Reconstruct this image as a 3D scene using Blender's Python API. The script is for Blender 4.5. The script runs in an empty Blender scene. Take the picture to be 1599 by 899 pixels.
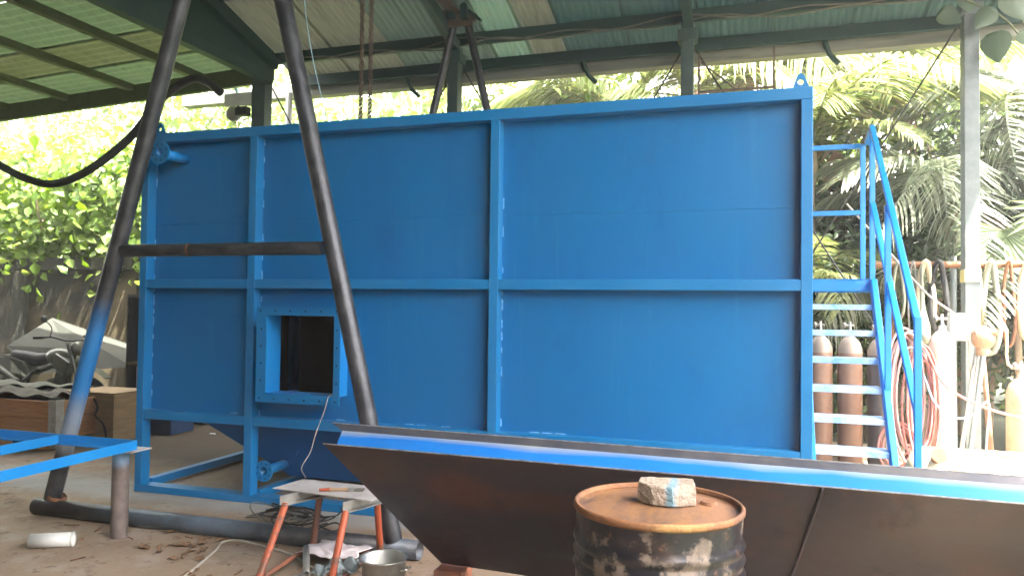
import bpy, math, random
import numpy as np
from mathutils import Vector, Matrix
random.seed(7); RNG = np.random.default_rng(11)
S = bpy.context.scene
COL = S.collection
R = math.radians

# ------------------------------------------------------------------ camera, sky, sun, exposure
cam_d = bpy.data.cameras.new('camera'); cam = bpy.data.objects.new('camera', cam_d); COL.objects.link(cam)
cam_d.sensor_width = 36; cam_d.lens = 36 * 1178.7 / 1599; cam_d.clip_end = 600; cam_d.clip_start = .05
p_, r_, y_ = .0265, .0123, .3085
f0 = Vector((-math.sin(y_) * math.cos(p_), math.cos(y_) * math.cos(p_), math.sin(p_)))
r0 = Vector((math.cos(y_), math.sin(y_), 0)); u0 = r0.cross(f0)
rt = r0 * math.cos(r_) + u0 * math.sin(r_); up = u0 * math.cos(r_) - r0 * math.sin(r_)
M = Matrix.Identity(4)
for i in range(3):
    M[i][0] = rt[i]; M[i][1] = up[i]; M[i][2] = -f0[i]
M.translation = (0, 0, 1.6)
cam.matrix_world = M
S.camera = cam

SUN_DIR = Vector((.36, -.14, .93)).normalized()
w = bpy.data.worlds.new('World'); S.world = w; w.use_nodes = True
nt = w.node_tree; bg = nt.nodes['Background']
sky = nt.nodes.new('ShaderNodeTexSky'); sky.sky_type = 'NISHITA'; sky.sun_disc = False
sky.sun_elevation = math.asin(SUN_DIR.z); sky.sun_rotation = math.atan2(SUN_DIR.x, SUN_DIR.y)
sky.dust_density = 6.0; sky.air_density = 1.0
cl = nt.nodes.new('ShaderNodeMix'); cl.data_type = 'RGBA'; cl.blend_type = 'ADD'; cl.inputs[0].default_value = 1   # thin bright cloud
nt.links.new(sky.outputs[0], cl.inputs[6]); cl.inputs[7].default_value = (6.5, 5.9, 5.0, 1)
nt.links.new(cl.outputs[2], bg.inputs[0]); bg.inputs[1].default_value = .15
sun_d = bpy.data.lights.new('sun', 'SUN'); sun_d.energy = 5.0; sun_d.angle = R(.5); sun_d.color = (1, .94, .84)
sun = bpy.data.objects.new('sun', sun_d); COL.objects.link(sun)
sun.rotation_euler = SUN_DIR.to_track_quat('Z', 'Y').to_euler()
S.view_settings.view_transform = 'Standard'; S.view_settings.look = 'None'
S.view_settings.gamma = 1; S.view_settings.exposure = 3.45; S.view_settings.use_curve_mapping = False

# ------------------------------------------------------------------ materials
def mat(name, col, rough=.6, metal=0., col2=None, scale=4., lo=.4, hi=.65, bump=0., bscale=30., coat=0., detail=6.,
        col3=None, scale3=1.2, lo3=.55, hi3=.7, stretch=None, rvar=0., spec=.5):
    m = bpy.data.materials.new(name); m.use_nodes = True
    n = m.node_tree.nodes; L = m.node_tree.links; b = n['Principled BSDF']
    b.inputs['Base Color'].default_value = (*col, 1); b.inputs['Roughness'].default_value = rough
    b.inputs['Metallic'].default_value = metal; b.inputs['Coat Weight'].default_value = coat
    b.inputs['Specular IOR Level'].default_value = spec
    tc = n.new('ShaderNodeTexCoord'); src = tc.outputs['Object']
    if stretch:
        mp = n.new('ShaderNodeMapping'); mp.inputs['Scale'].default_value = stretch
        L.new(src, mp.inputs[0]); src = mp.outputs[0]
    out = None
    def layer(base, c2, sc, a, z, seed):
        t = n.new('ShaderNodeTexNoise'); t.noise_dimensions = '4D'; t.inputs['W'].default_value = seed
        t.inputs['Scale'].default_value = sc; t.inputs['Detail'].default_value = detail; t.inputs['Roughness'].default_value = .62
        L.new(src, t.inputs['Vector'])
        r = n.new('ShaderNodeMapRange'); r.inputs[1].default_value = a; r.inputs[2].default_value = z
        L.new(t.outputs[0], r.inputs[0])
        mx = n.new('ShaderNodeMix'); mx.data_type = 'RGBA'
        L.new(r.outputs[0], mx.inputs[0])
        if base is None: mx.inputs[6].default_value = (*col, 1)
        else: L.new(base, mx.inputs[6])
        mx.inputs[7].default_value = (*c2, 1)
        return mx.outputs[2], r.outputs[0]
    fac = None
    if col2 is not None: out, fac = layer(out, col2, scale, lo, hi, 1.3)
    if col3 is not None: out, _ = layer(out, col3, scale3, lo3, hi3, 7.7)
    if out is not None: L.new(out, b.inputs['Base Color'])
    if rvar and fac is not None:
        q = n.new('ShaderNodeMapRange'); q.inputs[3].default_value = rough; q.inputs[4].default_value = rough + rvar
        L.new(fac, q.inputs[0]); L.new(q.outputs[0], b.inputs['Roughness'])
    if bump:
        t = n.new('ShaderNodeTexNoise'); t.inputs['Scale'].default_value = bscale; t.inputs['Detail'].default_value = 5
        L.new(src, t.inputs['Vector'])
        bp = n.new('ShaderNodeBump'); bp.inputs['Strength'].default_value = bump; bp.inputs['Distance'].default_value = .02
        L.new(t.outputs[0], bp.inputs['Height']); L.new(bp.outputs[0], b.inputs['Normal'])
    m['out'] = 1
    return m

def colour_band(m, col, axis, a, b, c, d, noise=.15, nscale=5., amount=1.):
    """a band of colour: full between b and c along the object axis, fading out to a and d, with a ragged edge"""
    n = m.node_tree.nodes; L = m.node_tree.links; bs = n['Principled BSDF']
    tc = n.new('ShaderNodeTexCoord'); sp = n.new('ShaderNodeSeparateXYZ'); L.new(tc.outputs['Object'], sp.inputs[0])
    t = n.new('ShaderNodeTexNoise'); t.inputs['Scale'].default_value = nscale; t.inputs['Detail'].default_value = 4
    L.new(tc.outputs['Object'], t.inputs['Vector'])
    ad = n.new('ShaderNodeMath'); ad.operation = 'MULTIPLY_ADD'
    L.new(t.outputs[0], ad.inputs[0]); ad.inputs[1].default_value = noise * 2
    s2 = n.new('ShaderNodeMath'); s2.operation = 'SUBTRACT'; L.new(sp.outputs[axis], s2.inputs[0]); s2.inputs[1].default_value = noise
    L.new(s2.outputs[0], ad.inputs[2])
    u = n.new('ShaderNodeMapRange'); u.inputs[1].default_value = a; u.inputs[2].default_value = b; L.new(ad.outputs[0], u.inputs[0])
    v = n.new('ShaderNodeMapRange'); v.inputs[1].default_value = d; v.inputs[2].default_value = c; L.new(ad.outputs[0], v.inputs[0])
    mu = n.new('ShaderNodeMath'); mu.operation = 'MULTIPLY'; L.new(u.outputs[0], mu.inputs[0]); L.new(v.outputs[0], mu.inputs[1])
    m2 = n.new('ShaderNodeMath'); m2.operation = 'MULTIPLY'; L.new(mu.outputs[0], m2.inputs[0]); m2.inputs[1].default_value = amount
    mx = n.new('ShaderNodeMix'); mx.data_type = 'RGBA'; L.new(m2.outputs[0], mx.inputs[0])
    bc = bs.inputs['Base Color']
    if bc.links: L.new(bc.links[0].from_socket, mx.inputs[6])
    else: mx.inputs[6].default_value = bc.default_value
    mx.inputs[7].default_value = (*col, 1)
    L.new(mx.outputs[2], bc)
    return m2.outputs[0]

def leafmat(name, cols, trans=.35, rough=.5):
    m = bpy.data.materials.new(name); m.use_nodes = True
    n = m.node_tree.nodes; L = m.node_tree.links; b = n['Principled BSDF']
    g = n.new('ShaderNodeNewGeometry'); cr = n.new('ShaderNodeValToRGB')
    el = cr.color_ramp.elements
    while len(el) < len(cols): el.new(.5)
    for i, c in enumerate(cols):
        el[i].position = i / max(1, len(cols) - 1); el[i].color = (*c, 1)
    L.new(g.outputs['Random Per Island'], cr.inputs[0])
    L.new(cr.outputs[0], b.inputs['Base Color']); b.inputs['Roughness'].default_value = rough
    tr = n.new('ShaderNodeBsdfTranslucent')
    hs = n.new('ShaderNodeHueSaturation'); hs.inputs['Saturation'].default_value = 1.15; hs.inputs['Value'].default_value = 1.3
    hs.inputs['Hue'].default_value = .485
    L.new(cr.outputs[0], hs.inputs['Color']); L.new(hs.outputs[0], tr.inputs[0])
    mx = n.new('ShaderNodeMixShader'); mx.inputs[0].default_value = trans
    L.new(b.outputs[0], mx.inputs[1]); L.new(tr.outputs[0], mx.inputs[2])
    L.new(mx.outputs[0], n['Material Output'].inputs[0])
    return m

BLUE = (.003, .138, .35)
blue = mat('blue_paint', BLUE, .38, col2=(.005, .156, .385), scale=1.6, bump=.04, bscale=3., rvar=.12, coat=.0)
blue_panel = mat('blue_panel_paint', (.002, .122, .325), .28, col2=(.003, .133, .348), scale=.8, lo=.25, hi=.8, bump=.10, bscale=1.3, rvar=.10, detail=2)
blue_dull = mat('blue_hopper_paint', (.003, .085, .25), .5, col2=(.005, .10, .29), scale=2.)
blue_bright = mat('fresh_blue_paint', (.006, .19, .52), .36, col2=(.010, .22, .57), scale=2., rvar=.1)
blue_pale = mat('pale_blue_tread', (.22, .40, .62), .5, col2=(.55, .62, .70), scale=5., col3=(.12, .32, .62), scale3=9.)  # treads in a paler, patchier blue than the stringers
weld_m = mat('weld_bead', (.22, .46, .72), .35, col2=(.05, .25, .6), scale=30.)
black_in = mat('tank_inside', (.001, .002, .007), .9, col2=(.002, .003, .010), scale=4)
pipe_m = mat('black_steel_pipe', (.034, .036, .043), .34, .45, col2=(.078, .080, .088), scale=7., col3=(.12, .075, .06), scale3=3., lo3=.66, hi3=.78, bump=.15, bscale=40, rvar=.15)
leg_blue = mat('black_steel_pipe_blue_overspray', (.034, .036, .042), .36, .4, col2=(.078, .08, .086), scale=7., col3=(.13, .08, .06), scale3=3., lo3=.66, hi3=.78, bump=.15, bscale=40)
colour_band(leg_blue, (.03, .24, .62), 2, .55, .95, 1.35, 1.65, .12, 4., .9)
colour_band(leg_blue, (.42, .46, .50), 2, .42, .58, .74, .95, .12, 5., .6)
base_m = mat('ground_pipe_steel', (.035, .035, .04), .5, .2, col2=(.085, .08, .08), scale=6., col3=(.12, .16, .21), scale3=1.1, lo3=.5, hi3=.68, bump=.15, bscale=30)
dark_green = mat('dark_green_steel', (.012, .040, .036), .6, col2=(.020, .055, .046), scale=3., col3=(.06, .05, .035), scale3=5., lo3=.62, hi3=.75)
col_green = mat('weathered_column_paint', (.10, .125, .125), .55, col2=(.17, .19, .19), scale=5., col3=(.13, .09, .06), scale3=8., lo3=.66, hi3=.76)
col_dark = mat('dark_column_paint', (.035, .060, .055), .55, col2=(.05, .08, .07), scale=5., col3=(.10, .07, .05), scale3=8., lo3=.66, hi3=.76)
gutter_m = mat('weathered_gutter', (.17, .175, .145), .6, col2=(.26, .25, .20), scale=4., stretch=(.4, 4, 4), col3=(.09, .10, .07), scale3=2.)
dark_steel = mat('dark_mill_steel', (.018, .016, .030), .34, .25, col2=(.050, .038, .048), scale=3.4, col3=(.07, .028, .024), scale3=1.7, lo3=.52, hi3=.66, bump=.05, bscale=5, rvar=.25, spec=.6, detail=10)
def blotch(m, col, c, rx, ry, rz, amount=.9, nscale=4., nz=.35):
    """a patch of colour with its own rough outline, centred at c in object space"""
    n = m.node_tree.nodes; L = m.node_tree.links; bs = n['Principled BSDF']; tc = n.new('ShaderNodeTexCoord')
    mp = n.new('ShaderNodeMapping'); mp.vector_type = 'TEXTURE'; mp.inputs['Location'].default_value = c; mp.inputs['Scale'].default_value = (rx, ry, rz); L.new(tc.outputs['Object'], mp.inputs[0])
    ln = n.new('ShaderNodeVectorMath'); ln.operation = 'LENGTH'; L.new(mp.outputs[0], ln.inputs[0])
    t = n.new('ShaderNodeTexNoise'); t.inputs['Scale'].default_value = nscale; t.inputs['Detail'].default_value = 8; L.new(tc.outputs['Object'], t.inputs['Vector'])
    ma = n.new('ShaderNodeMath'); ma.operation = 'MULTIPLY_ADD'; L.new(t.outputs[0], ma.inputs[0]); ma.inputs[1].default_value = nz * 2; L.new(ln.outputs['Value'], ma.inputs[2])
    r = n.new('ShaderNodeMapRange'); r.inputs[1].default_value = 1.0 + nz; r.inputs[2].default_value = .45 + nz; r.inputs[4].default_value = amount; L.new(ma.outputs[0], r.inputs[0])
    mx = n.new('ShaderNodeMix'); mx.data_type = 'RGBA'; L.new(r.outputs[0], mx.inputs[0]); L.new(bs.inputs['Base Color'].links[0].from_socket, mx.inputs[6]); mx.inputs[7].default_value = (*col, 1)
    L.new(mx.outputs[2], bs.inputs['Base Color'])
blotch(dark_steel, (.085, .026, .022), (-.90, -.52, .68), .30, .5, .16)
blotch(dark_steel, (.07, .025, .021), (-.45, -.52, .66), .34, .5, .09, .8)
blotch(dark_steel, (.07, .045, .035), (-1.35, -.5, .78), .30, .5, .14, .7)
blotch(dark_steel, (.10, .085, .075), (1.45, -.4, .55), 1.1, .9, .6, .55, 2.)  # pale area painted in for the glare over the panel's right end
blotch(dark_steel, (.07, .085, .10), (-.10, -.1, .30), .55, .5, .05, .6)
lip_steel = mat('bare_lip_steel', (.050, .055, .075), .45, .3, col2=(.09, .09, .10), scale=6)
edge_steel = mat('cut_steel_edge', (.45, .45, .46), .4, .6, col2=(.2, .17, .15), scale=20)
flange_paint = mat('flange_overspray', (.005, .118, .42), .45, col2=(.008, .14, .46), scale=3)
colour_band(flange_paint, (.24, .26, .28), 2, .932, .957, 2, 3, .018, 2.6)
chain_m = mat('dull_brown_steel', (.10, .075, .06), .6, .3, col2=(.16, .11, .08), scale=9., bump=.3, bscale=60)
rust = mat('rusty_steel', (.22, .095, .040), .8, col2=(.10, .045, .025), scale=9., bump=.3, bscale=60, col3=(.34, .19, .07), scale3=4.)
lid_m = mat('rusty_drum_lid', (.21, .11, .065), .55, .2, col2=(.30, .15, .05), scale=5., stretch=(1.6, .6, 1), col3=(.085, .05, .04), scale3=6., lo3=.50, hi3=.70, bump=.1, bscale=50)
drum_m = mat('peeling_drum_paint', (.014, .013, .017), .30, .15, col2=(.16, .125, .10), scale=9.5, lo=.55, hi=.60, bump=.12, bscale=25, col3=(.065, .040, .030), scale3=4.5, lo3=.56, hi3=.72, rvar=.35, detail=9)
conc_block = mat('concrete_block', (.25, .20, .155), .9, col2=(.31, .25, .20), scale=14., bump=.6, bscale=60, col3=(.16, .125, .095), scale3=9.)
colour_band(conc_block, (.10, .24, .31), 0, .000, .018, .028, .048, .024, 22., .8)
orange_m = mat('orange_paint', (.40, .085, .032), .5, col2=(.31, .062, .027), scale=8., col3=(.16, .065, .04), scale3=12., lo3=.52, hi3=.62, bump=.1, bscale=40)
brown_leg = mat('brown_rusty_leg', (.16, .08, .06), .65, col2=(.30, .10, .05), scale=10., bump=.1, bscale=40)
plate_m = mat('dusty_grey_plate', (.40, .37, .36), .6, .1, col2=(.52, .49, .47), scale=7., col3=(.24, .20, .20), scale3=9.)
galv = mat('grey_galvanised', (.36, .36, .34), .4, .6, col2=(.26, .25, .23), scale=12)
alu = mat('aluminium', (.55, .55, .52), .33, .85, col2=(.42, .42, .39), scale=9., rvar=.15)
wood_m = mat('crate_wood', (.33, .16, .065), .75, col2=(.24, .105, .045), scale=5., stretch=(1, 1, 9), bump=.2, bscale=20)
ply_m = mat('pale_plywood', (.24, .16, .08), .75, col2=(.17, .11, .055), scale=4., stretch=(1, 1, 6))
board_m = mat('grey_board', (.030, .034, .026), .7, col2=(.022, .026, .02), scale=4)
blk = mat('black_rubber', (.012, .012, .013), .55, col2=(.03, .03, .03), scale=12)
white_pl = mat('white_plastic', (.62, .62, .60), .4, col2=(.50, .49, .46), scale=9)
silver_pl = mat('silver_bodywork', (.10, .105, .085), .3, .1, col2=(.06, .066, .05), scale=5)
cloth_m = mat('stained_white_cloth', (.60, .55, .56), .9, col2=(.48, .40, .42), scale=8., bump=.4, bscale=22)
bag_m = mat('grey_plastic_bag', (.30, .34, .34), .35, col2=(.20, .24, .25), scale=10., bump=.5, bscale=18)
dark_cloth = mat('dark_old_blanket', (.045, .040, .032), .9, col2=(.10, .09, .065), scale=6., bump=.6, bscale=18)
moto_metal = mat('dull_engine_metal', (.12, .12, .105), .4, .5, col2=(.07, .07, .06), scale=10)
old_tarp = mat('old_grey_tarpaulin', (.09, .095, .07), .8, col2=(.055, .06, .042), scale=5., bump=.4, bscale=14)
pale_cloth = mat('pale_tarpaulin', (.30, .31, .24), .8, col2=(.22, .23, .17), scale=5., bump=.4, bscale=14)
black_box = mat('dark_cabinet', (.010, .011, .014), .6, col2=(.02, .02, .024), scale=4)
red_m = mat('red_rubber_hose', (.46, .17, .15), .6, col2=(.55, .28, .25), scale=14)
pink_m = mat('glare_pale_pink_hose', (.60, .40, .38), .6, col2=(.56, .32, .30), scale=9)  # hose colours paled to stand for the glare over them
blue_hose = mat('pale_blue_hose', (.30, .42, .52), .5, col2=(.36, .46, .54), scale=9)
cable_w = mat('dirty_white_cable', (.42, .38, .32), .6, col2=(.32, .28, .23), scale=12)
cable_b = mat('black_cable', (.016, .015, .015), .5, col2=(.03, .028, .026), scale=12)
cable_g = mat('dusty_grey_cable', (.10, .095, .075), .7, col2=(.16, .15, .12), scale=12)
rope_b = mat('pale_blue_cord', (.30, .50, .60), .7, col2=(.25, .42, .52), scale=20)
cyl_brown = mat('brown_gas_cylinder', (.27, .16, .11), .5, col2=(.20, .115, .08), scale=5., col3=(.38, .29, .23), scale3=7., lo3=.6, hi3=.74)
cyl_grey = mat('grey_gas_cylinder', (.10, .095, .095), .5, col2=(.15, .13, .12), scale=5.)
cyl_white = mat('chalky_gas_cylinder', (.60, .54, .48), .55, col2=(.48, .38, .31), scale=5.)
cyl_orange = mat('orange_brown_cylinder', (.46, .27, .16), .55, col2=(.52, .36, .24), scale=5.)
shoulder_m = mat('silver_cylinder_shoulder', (.30, .25, .21), .5, .1, col2=(.22, .16, .12), scale=9)
vise_m = mat('pale_rust', (.34, .20, .12), .7, .1, col2=(.42, .29, .19), scale=9., bump=.3, bscale=60)
cream_m = mat('cream_paint', (.66, .56, .38), .5, col2=(.58, .47, .31), scale=4., col3=(.3, .2, .13), scale3=8., lo3=.68, hi3=.76)
bark = mat('pale_palm_bark', (.30, .23, .16), .9, col2=(.18, .14, .10), scale=10., bump=.6, bscale=25, stretch=(1, 1, .4))
brush_wood = mat('brush_handle', (.42, .28, .16), .5, col2=(.36, .23, .13), scale=20)
tape_m = mat('yellow_tape', (.62, .52, .16), .5, col2=(.55, .46, .2), scale=9)
dryleaf_m = mat('dry_leaf', (.14, .075, .04), .8, col2=(.22, .13, .07), scale=20)
blockwall = mat('mouldy_render', (.085, .07, .036), .9, col2=(.14, .11, .06), scale=1.5, col3=(.008, .010, .005), scale3=.9, lo3=.42, hi3=.58, bump=.3, bscale=20)
blocker_wall_m = mat('blocker_wall_dark', (.07, .064, .055), .9, col2=(.045, .042, .036), scale=2.)  # dark colour for the added walls, so they bounce little light
blockcap = mat('mossy_coping', (.009, .012, .006), .9, col2=(.020, .021, .011), scale=3., bump=.4, bscale=20)
tarp_blue = mat('dark_blue_tarpaulin', (.008, .035, .11), .45, col2=(.012, .05, .14), scale=3., bump=.4, bscale=7)

# sheets of roofing: some are clear fibreglass that lets daylight through
def roofmat(name, c, c2, trans):
    m = mat(name, c, .6, col2=c2, scale=2.5, stretch=(6, .7, 1), col3=tuple(x * .5 for x in c), scale3=1.4, lo3=.55, hi3=.72)
    if trans:
        n = m.node_tree.nodes; L = m.node_tree.links; b = n['Principled BSDF']
        tr = n.new('ShaderNodeBsdfTranslucent'); tr.inputs[0].default_value = (*[min(1, x * 1.4) for x in c], 1)
        mx = n.new('ShaderNodeMixShader'); mx.inputs[0].default_value = trans
        L.new(b.outputs[0], mx.inputs[1]); L.new(tr.outputs[0], mx.inputs[2]); L.new(mx.outputs[0], n['Material Output'].inputs[0])
    return m
roof_beige = roofmat('weathered_beige_roofing', (.16, .175, .125), (.105, .12, .085), .012)
roof_green = roofmat('dull_green_roofing', (.10, .15, .12), (.07, .11, .09), .01)
roof_clear = roofmat('pale_green_fibreglass', (.12, .21, .15), (.17, .21, .14), .02)
roof_teal = roofmat('dark_teal_roofing', (.042, .092, .082), (.03, .066, .06), .012)
lean_m = roofmat('olive_roofing', (.105, .165, .078), (.075, .115, .055), .025)
lean_clear = roofmat('yellow_green_fibreglass', (.17, .21, .09), (.13, .17, .075), .012)
lean_purlin = mat('olive_purlin_paint', (.10, .12, .058), .65, col2=(.07, .085, .04), scale=6.)

# floor: worn concrete with earth, and pale blue overspray along the foot of the tank and the post
floor_m = mat('worn_concrete', (.31, .23, .165), .85, spec=.12, col2=(.21, .15, .105), scale=1.3, lo=.38, hi=.68, col3=(.36, .31, .26), scale3=2.6, lo3=.5, hi3=.72, bump=.25, bscale=18, detail=9)
def extra_layer(m, c2, sc, a, z, seed, det=10, stretch=None, amount=1.):
    n = m.node_tree.nodes; L = m.node_tree.links; bs = n['Principled BSDF']; tc = n.new('ShaderNodeTexCoord')
    t = n.new('ShaderNodeTexNoise'); t.noise_dimensions = '4D'; t.inputs['W'].default_value = seed; t.inputs['Scale'].default_value = sc; t.inputs['Detail'].default_value = det; t.inputs['Roughness'].default_value = .7
    src = tc.outputs['Object']
    if stretch:
        mp = n.new('ShaderNodeMapping'); mp.inputs['Scale'].default_value = stretch; L.new(src, mp.inputs[0]); src = mp.outputs[0]
    L.new(src, t.inputs['Vector']); r = n.new('ShaderNodeMapRange'); r.inputs[1].default_value = a; r.inputs[2].default_value = z; r.inputs[4].default_value = amount; L.new(t.outputs[0], r.inputs[0])
    mx = n.new('ShaderNodeMix'); mx.data_type = 'RGBA'; L.new(r.outputs[0], mx.inputs[0]); L.new(bs.inputs['Base Color'].links[0].from_socket, mx.inputs[6]); mx.inputs[7].default_value = (*c2, 1)
    L.new(mx.outputs[2], bs.inputs['Base Color'])
extra_layer(dark_steel, (.10, .050, .040), 5., .54, .70, 4.1, 12, (1, 1, .6), .7)
extra_layer(dark_steel, (.12, .115, .12), 26., .62, .74, 6.4, 8, (.25, 1, 1.6), .6)
extra_layer(dark_steel, (.008, .008, .014), 3., .56, .70, 8.8, 10, (1, 1, .4), .8)
extra_layer(blue_panel, (.035, .21, .41), 3., .56, .78, 2.7, 8, (3.5, 1, .25), .45)
extra_layer(blue_panel, (.002, .085, .26), 1.1, .54, .76, 5.7, 6, (1.6, 1, .7), .7)
extra_layer(blue, (.035, .20, .40), 7., .58, .74, 2.1, 8, None, .45)
extra_layer(drum_m, (.12, .060, .038), 22., .58, .66, 3.9, 8)
extra_layer(drum_m, (.006, .006, .008), 7., .54, .66, 6.6, 10, (1, 1, .5), .7)
extra_layer(lid_m, (.40, .25, .09), 11., .60, .70, 3.1, 8, (1, 2.2, 1), .7)
extra_layer(blue_pale, (.10, .09, .08), 16., .58, .68, 4.4, 8, None, .6)
extra_layer(pipe_m, (.16, .10, .075), 24., .62, .70, 9.2, 8, (1, 1, .3), .7)
extra_layer(floor_m, (.10, .07, .05), 9., .57, .66, 3.3)
extra_layer(floor_m, (.36, .30, .25), 38., .62, .70, 5.1, 4)
extra_layer(floor_m, (.12, .08, .055), 2.2, .56, .70, 9.1)
extra_layer(floor_m, (.045, .035, .028), 3.4, .63, .70, 12.4)
colour_band(floor_m, (.28, .33, .36), 1, 4.85, 5.08, 5.3, 5.8, .22, 1.6, .5)
colour_band(floor_m, (.028, .024, .018), 1, 5.5, 6.5, 30, 40, .4, 1.2, .9)  # shade under and behind the tank painted into the floor colour
ground_m = mat('dry_yard_earth', (.40, .33, .24), .95, col2=(.32, .25, .17), scale=.9, col3=(.16, .17, .08), scale3=.35, lo3=.52, hi3=.66, bump=.4, bscale=8)

grass_m = mat('rough_grass_ground', (.028, .038, .016), .95, col2=(.042, .048, .022), scale=3., col3=(.06, .05, .03), scale3=.5, bump=.5, bscale=30)  # ground kept dark so it bounces little light into the shed

# ------------------------------------------------------------------ mesh helpers
ORG = {}
class MB:
    def __init__(s): s.v = []; s.f = []; s.sm = []
    def add(s, vs, fs, smooth=False):
        o = len(s.v); s.v += [tuple(x) for x in vs]
        for q in fs: s.f.append(tuple(i + o for i in q)); s.sm.append(smooth)
        return s
    def box(s, x0, x1, y0, y1, z0, z1):
        v = [(x, y, z) for z in (z0, z1) for y in (y0, y1) for x in (x0, x1)]
        return s.add(v, [(0, 2, 3, 1), (4, 5, 7, 6), (0, 1, 5, 4), (2, 6, 7, 3), (0, 4, 6, 2), (1, 3, 7, 5)])
    def bar(s, p, q, w, h, upv=(0, 0, 1)):
        p = Vector(p); q = Vector(q); d = (q - p).normalized(); upv = Vector(upv)
        a = d.cross(upv)
        if a.length < 1e-4: a = d.cross(Vector((0, 1, 0)))
        a.normalize(); b = a.cross(d).normalized()
        v = []
        for c in (p, q):
            for sa, sb in ((-1, -1), (1, -1), (1, 1), (-1, 1)): v.append(c + a * sa * w / 2 + b * sb * h / 2)
        return s.add(v, [(3, 2, 1, 0), (4, 5, 6, 7), (0, 1, 5, 4), (1, 2, 6, 5), (2, 3, 7, 6), (3, 0, 4, 7)])
    def tube(s, pts, r, n=12, closed=False, cap=True):
        pts = [Vector(p) for p in pts]; k = len(pts)
        rs = r if isinstance(r, (list, tuple)) else [r] * k
        prev = None; rings = []
        for i in range(k):
            if closed: d = pts[(i + 1) % k] - pts[i - 1]
            elif i == 0: d = pts[1] - pts[0]
            elif i == k - 1: d = pts[-1] - pts[-2]
            else: d = (pts[i + 1] - pts[i]).normalized() + (pts[i] - pts[i - 1]).normalized()
            d.normalize()
            if prev is None:
                a = d.cross(Vector((0, 0, 1)))
                if a.length < .05: a = d.cross(Vector((0, 1, 0)))
            else: a = prev - d * prev.dot(d)
            a.normalize(); prev = a; b = d.cross(a)
            rings.append([pts[i] + (a * math.cos(t) + b * math.sin(t)) * rs[i] for t in [2 * math.pi * j / n for j in range(n)]])
        v = [x for rg in rings for x in rg]; fs = []
        for i in range(k if closed else k - 1):
            i2 = (i + 1) % k
            for j in range(n): fs.append((i * n + j, i * n + (j + 1) % n, i2 * n + (j + 1) % n, i2 * n + j))
        s.add(v, fs, True)
        if cap and not closed:
            s.add(rings[0], [tuple(reversed(range(n)))]); s.add(rings[-1], [tuple(range(n))])
        return s
    def pipe(s, p, q, r, t=.006, n=20):            # open hollow pipe
        p = Vector(p); q = Vector(q); d = (q - p).normalized()
        a = d.cross(Vector((0, 0, 1)))
        if a.length < .05: a = d.cross(Vector((0, 1, 0)))
        a.normalize(); b = d.cross(a)
        def ring(c, rr): return [c + (a * math.cos(2 * math.pi * j / n) + b * math.sin(2 * math.pi * j / n)) * rr for j in range(n)]
        v = ring(p, r) + ring(q, r) + ring(q, r - t) + ring(p, r - t)
        for k in range(4):
            k2 = (k + 1) % 4
            fs = [(k * n + j, k * n + (j + 1) % n, k2 * n + (j + 1) % n, k2 * n + j) for j in range(n)]
            o = len(s.v)
            if k == 0: s.add(v, fs, True); base = o
            else:
                for q4 in fs: s.f.append(tuple(i + base for i in q4)); s.sm.append(k == 2)
        return s
    def lathe(s, c, prof, n=32, axis=(0, 0, 1), smooth=True):
        c = Vector(c); ax = Vector(axis).normalized()
        a = ax.cross(Vector((0, 1, 0)))
        if a.length < .05: a = ax.cross(Vector((1, 0, 0)))
        a.normalize(); b = ax.cross(a)
        v = []
        for (r, z) in prof:
            for j in range(n):
                t = 2 * math.pi * j / n; v.append(c + ax * z + (a * math.cos(t) + b * math.sin(t)) * max(r, 1e-4))
        fs = []
        for i in range(len(prof) - 1):
            for j in range(n): fs.append((i * n + j, i * n + (j + 1) % n, (i + 1) * n + (j + 1) % n, (i + 1) * n + j))
        return s.add(v, fs, smooth)
    def prism(s, poly, d):                          # polygon (3-D points) extruded by vector d
        d = Vector(d); n = len(poly); v = [Vector(p) for p in poly] + [Vector(p) + d for p in poly]
        fs = [tuple(reversed(range(n))), tuple(range(n, 2 * n))] + [(i, (i + 1) % n, n + (i + 1) % n, n + i) for i in range(n)]
        return s.add(v, fs)
    def ball(s, c, rx, ry, rz, n=10, m=7, jit=0.):
        v = []; fs = []
        for i in range(m + 1):
            ph = math.pi * i / m
            for j in range(n):
                t = 2 * math.pi * j / n; k = 1 + random.uniform(-jit, jit)
                v.append((c[0] + rx * k * math.sin(ph) * math.cos(t), c[1] + ry * k * math.sin(ph) * math.sin(t), c[2] + rz * k * math.cos(ph)))
        for i in range(m):
            for j in range(n): fs.append((i * n + j, (i + 1) * n + j, (i + 1) * n + (j + 1) % n, i * n + (j + 1) % n))
        return s.add(v, fs, True)
    def build(s, name, m, parent=None, bevel=0.):
        me = bpy.data.meshes.new(name)
        o3 = ORG.get(parent.name, (0, 0, 0)) if parent else (0, 0, 0)
        me.from_pydata([(x - o3[0], y - o3[1], z - o3[2]) for x, y, z in s.v], [], s.f)
        me.polygons.foreach_set('use_smooth', s.sm)
        me.update(); me.materials.append(m)
        ob = bpy.data.objects.new(name, me); COL.objects.link(ob)
        if parent: ob.parent = parent; ORG[ob.name] = o3
        if bevel:
            bv = ob.modifiers.new('bevel', 'BEVEL'); bv.width = bevel; bv.segments = 2; bv.limit_method = 'ANGLE'; bv.angle_limit = R(50)
        return ob
def recalc(o):
    import bmesh
    b = bmesh.new(); b.from_mesh(o.data); bmesh.ops.recalc_face_normals(b, faces=b.faces[:]); b.to_mesh(o.data); b.free()
def tag(o, label=None, cat=None, group=None, kind=None):
    if label: o['label'] = label
    if cat: o['category'] = cat
    if group: o['group'] = group
    if kind: o['kind'] = kind
    return o
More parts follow.
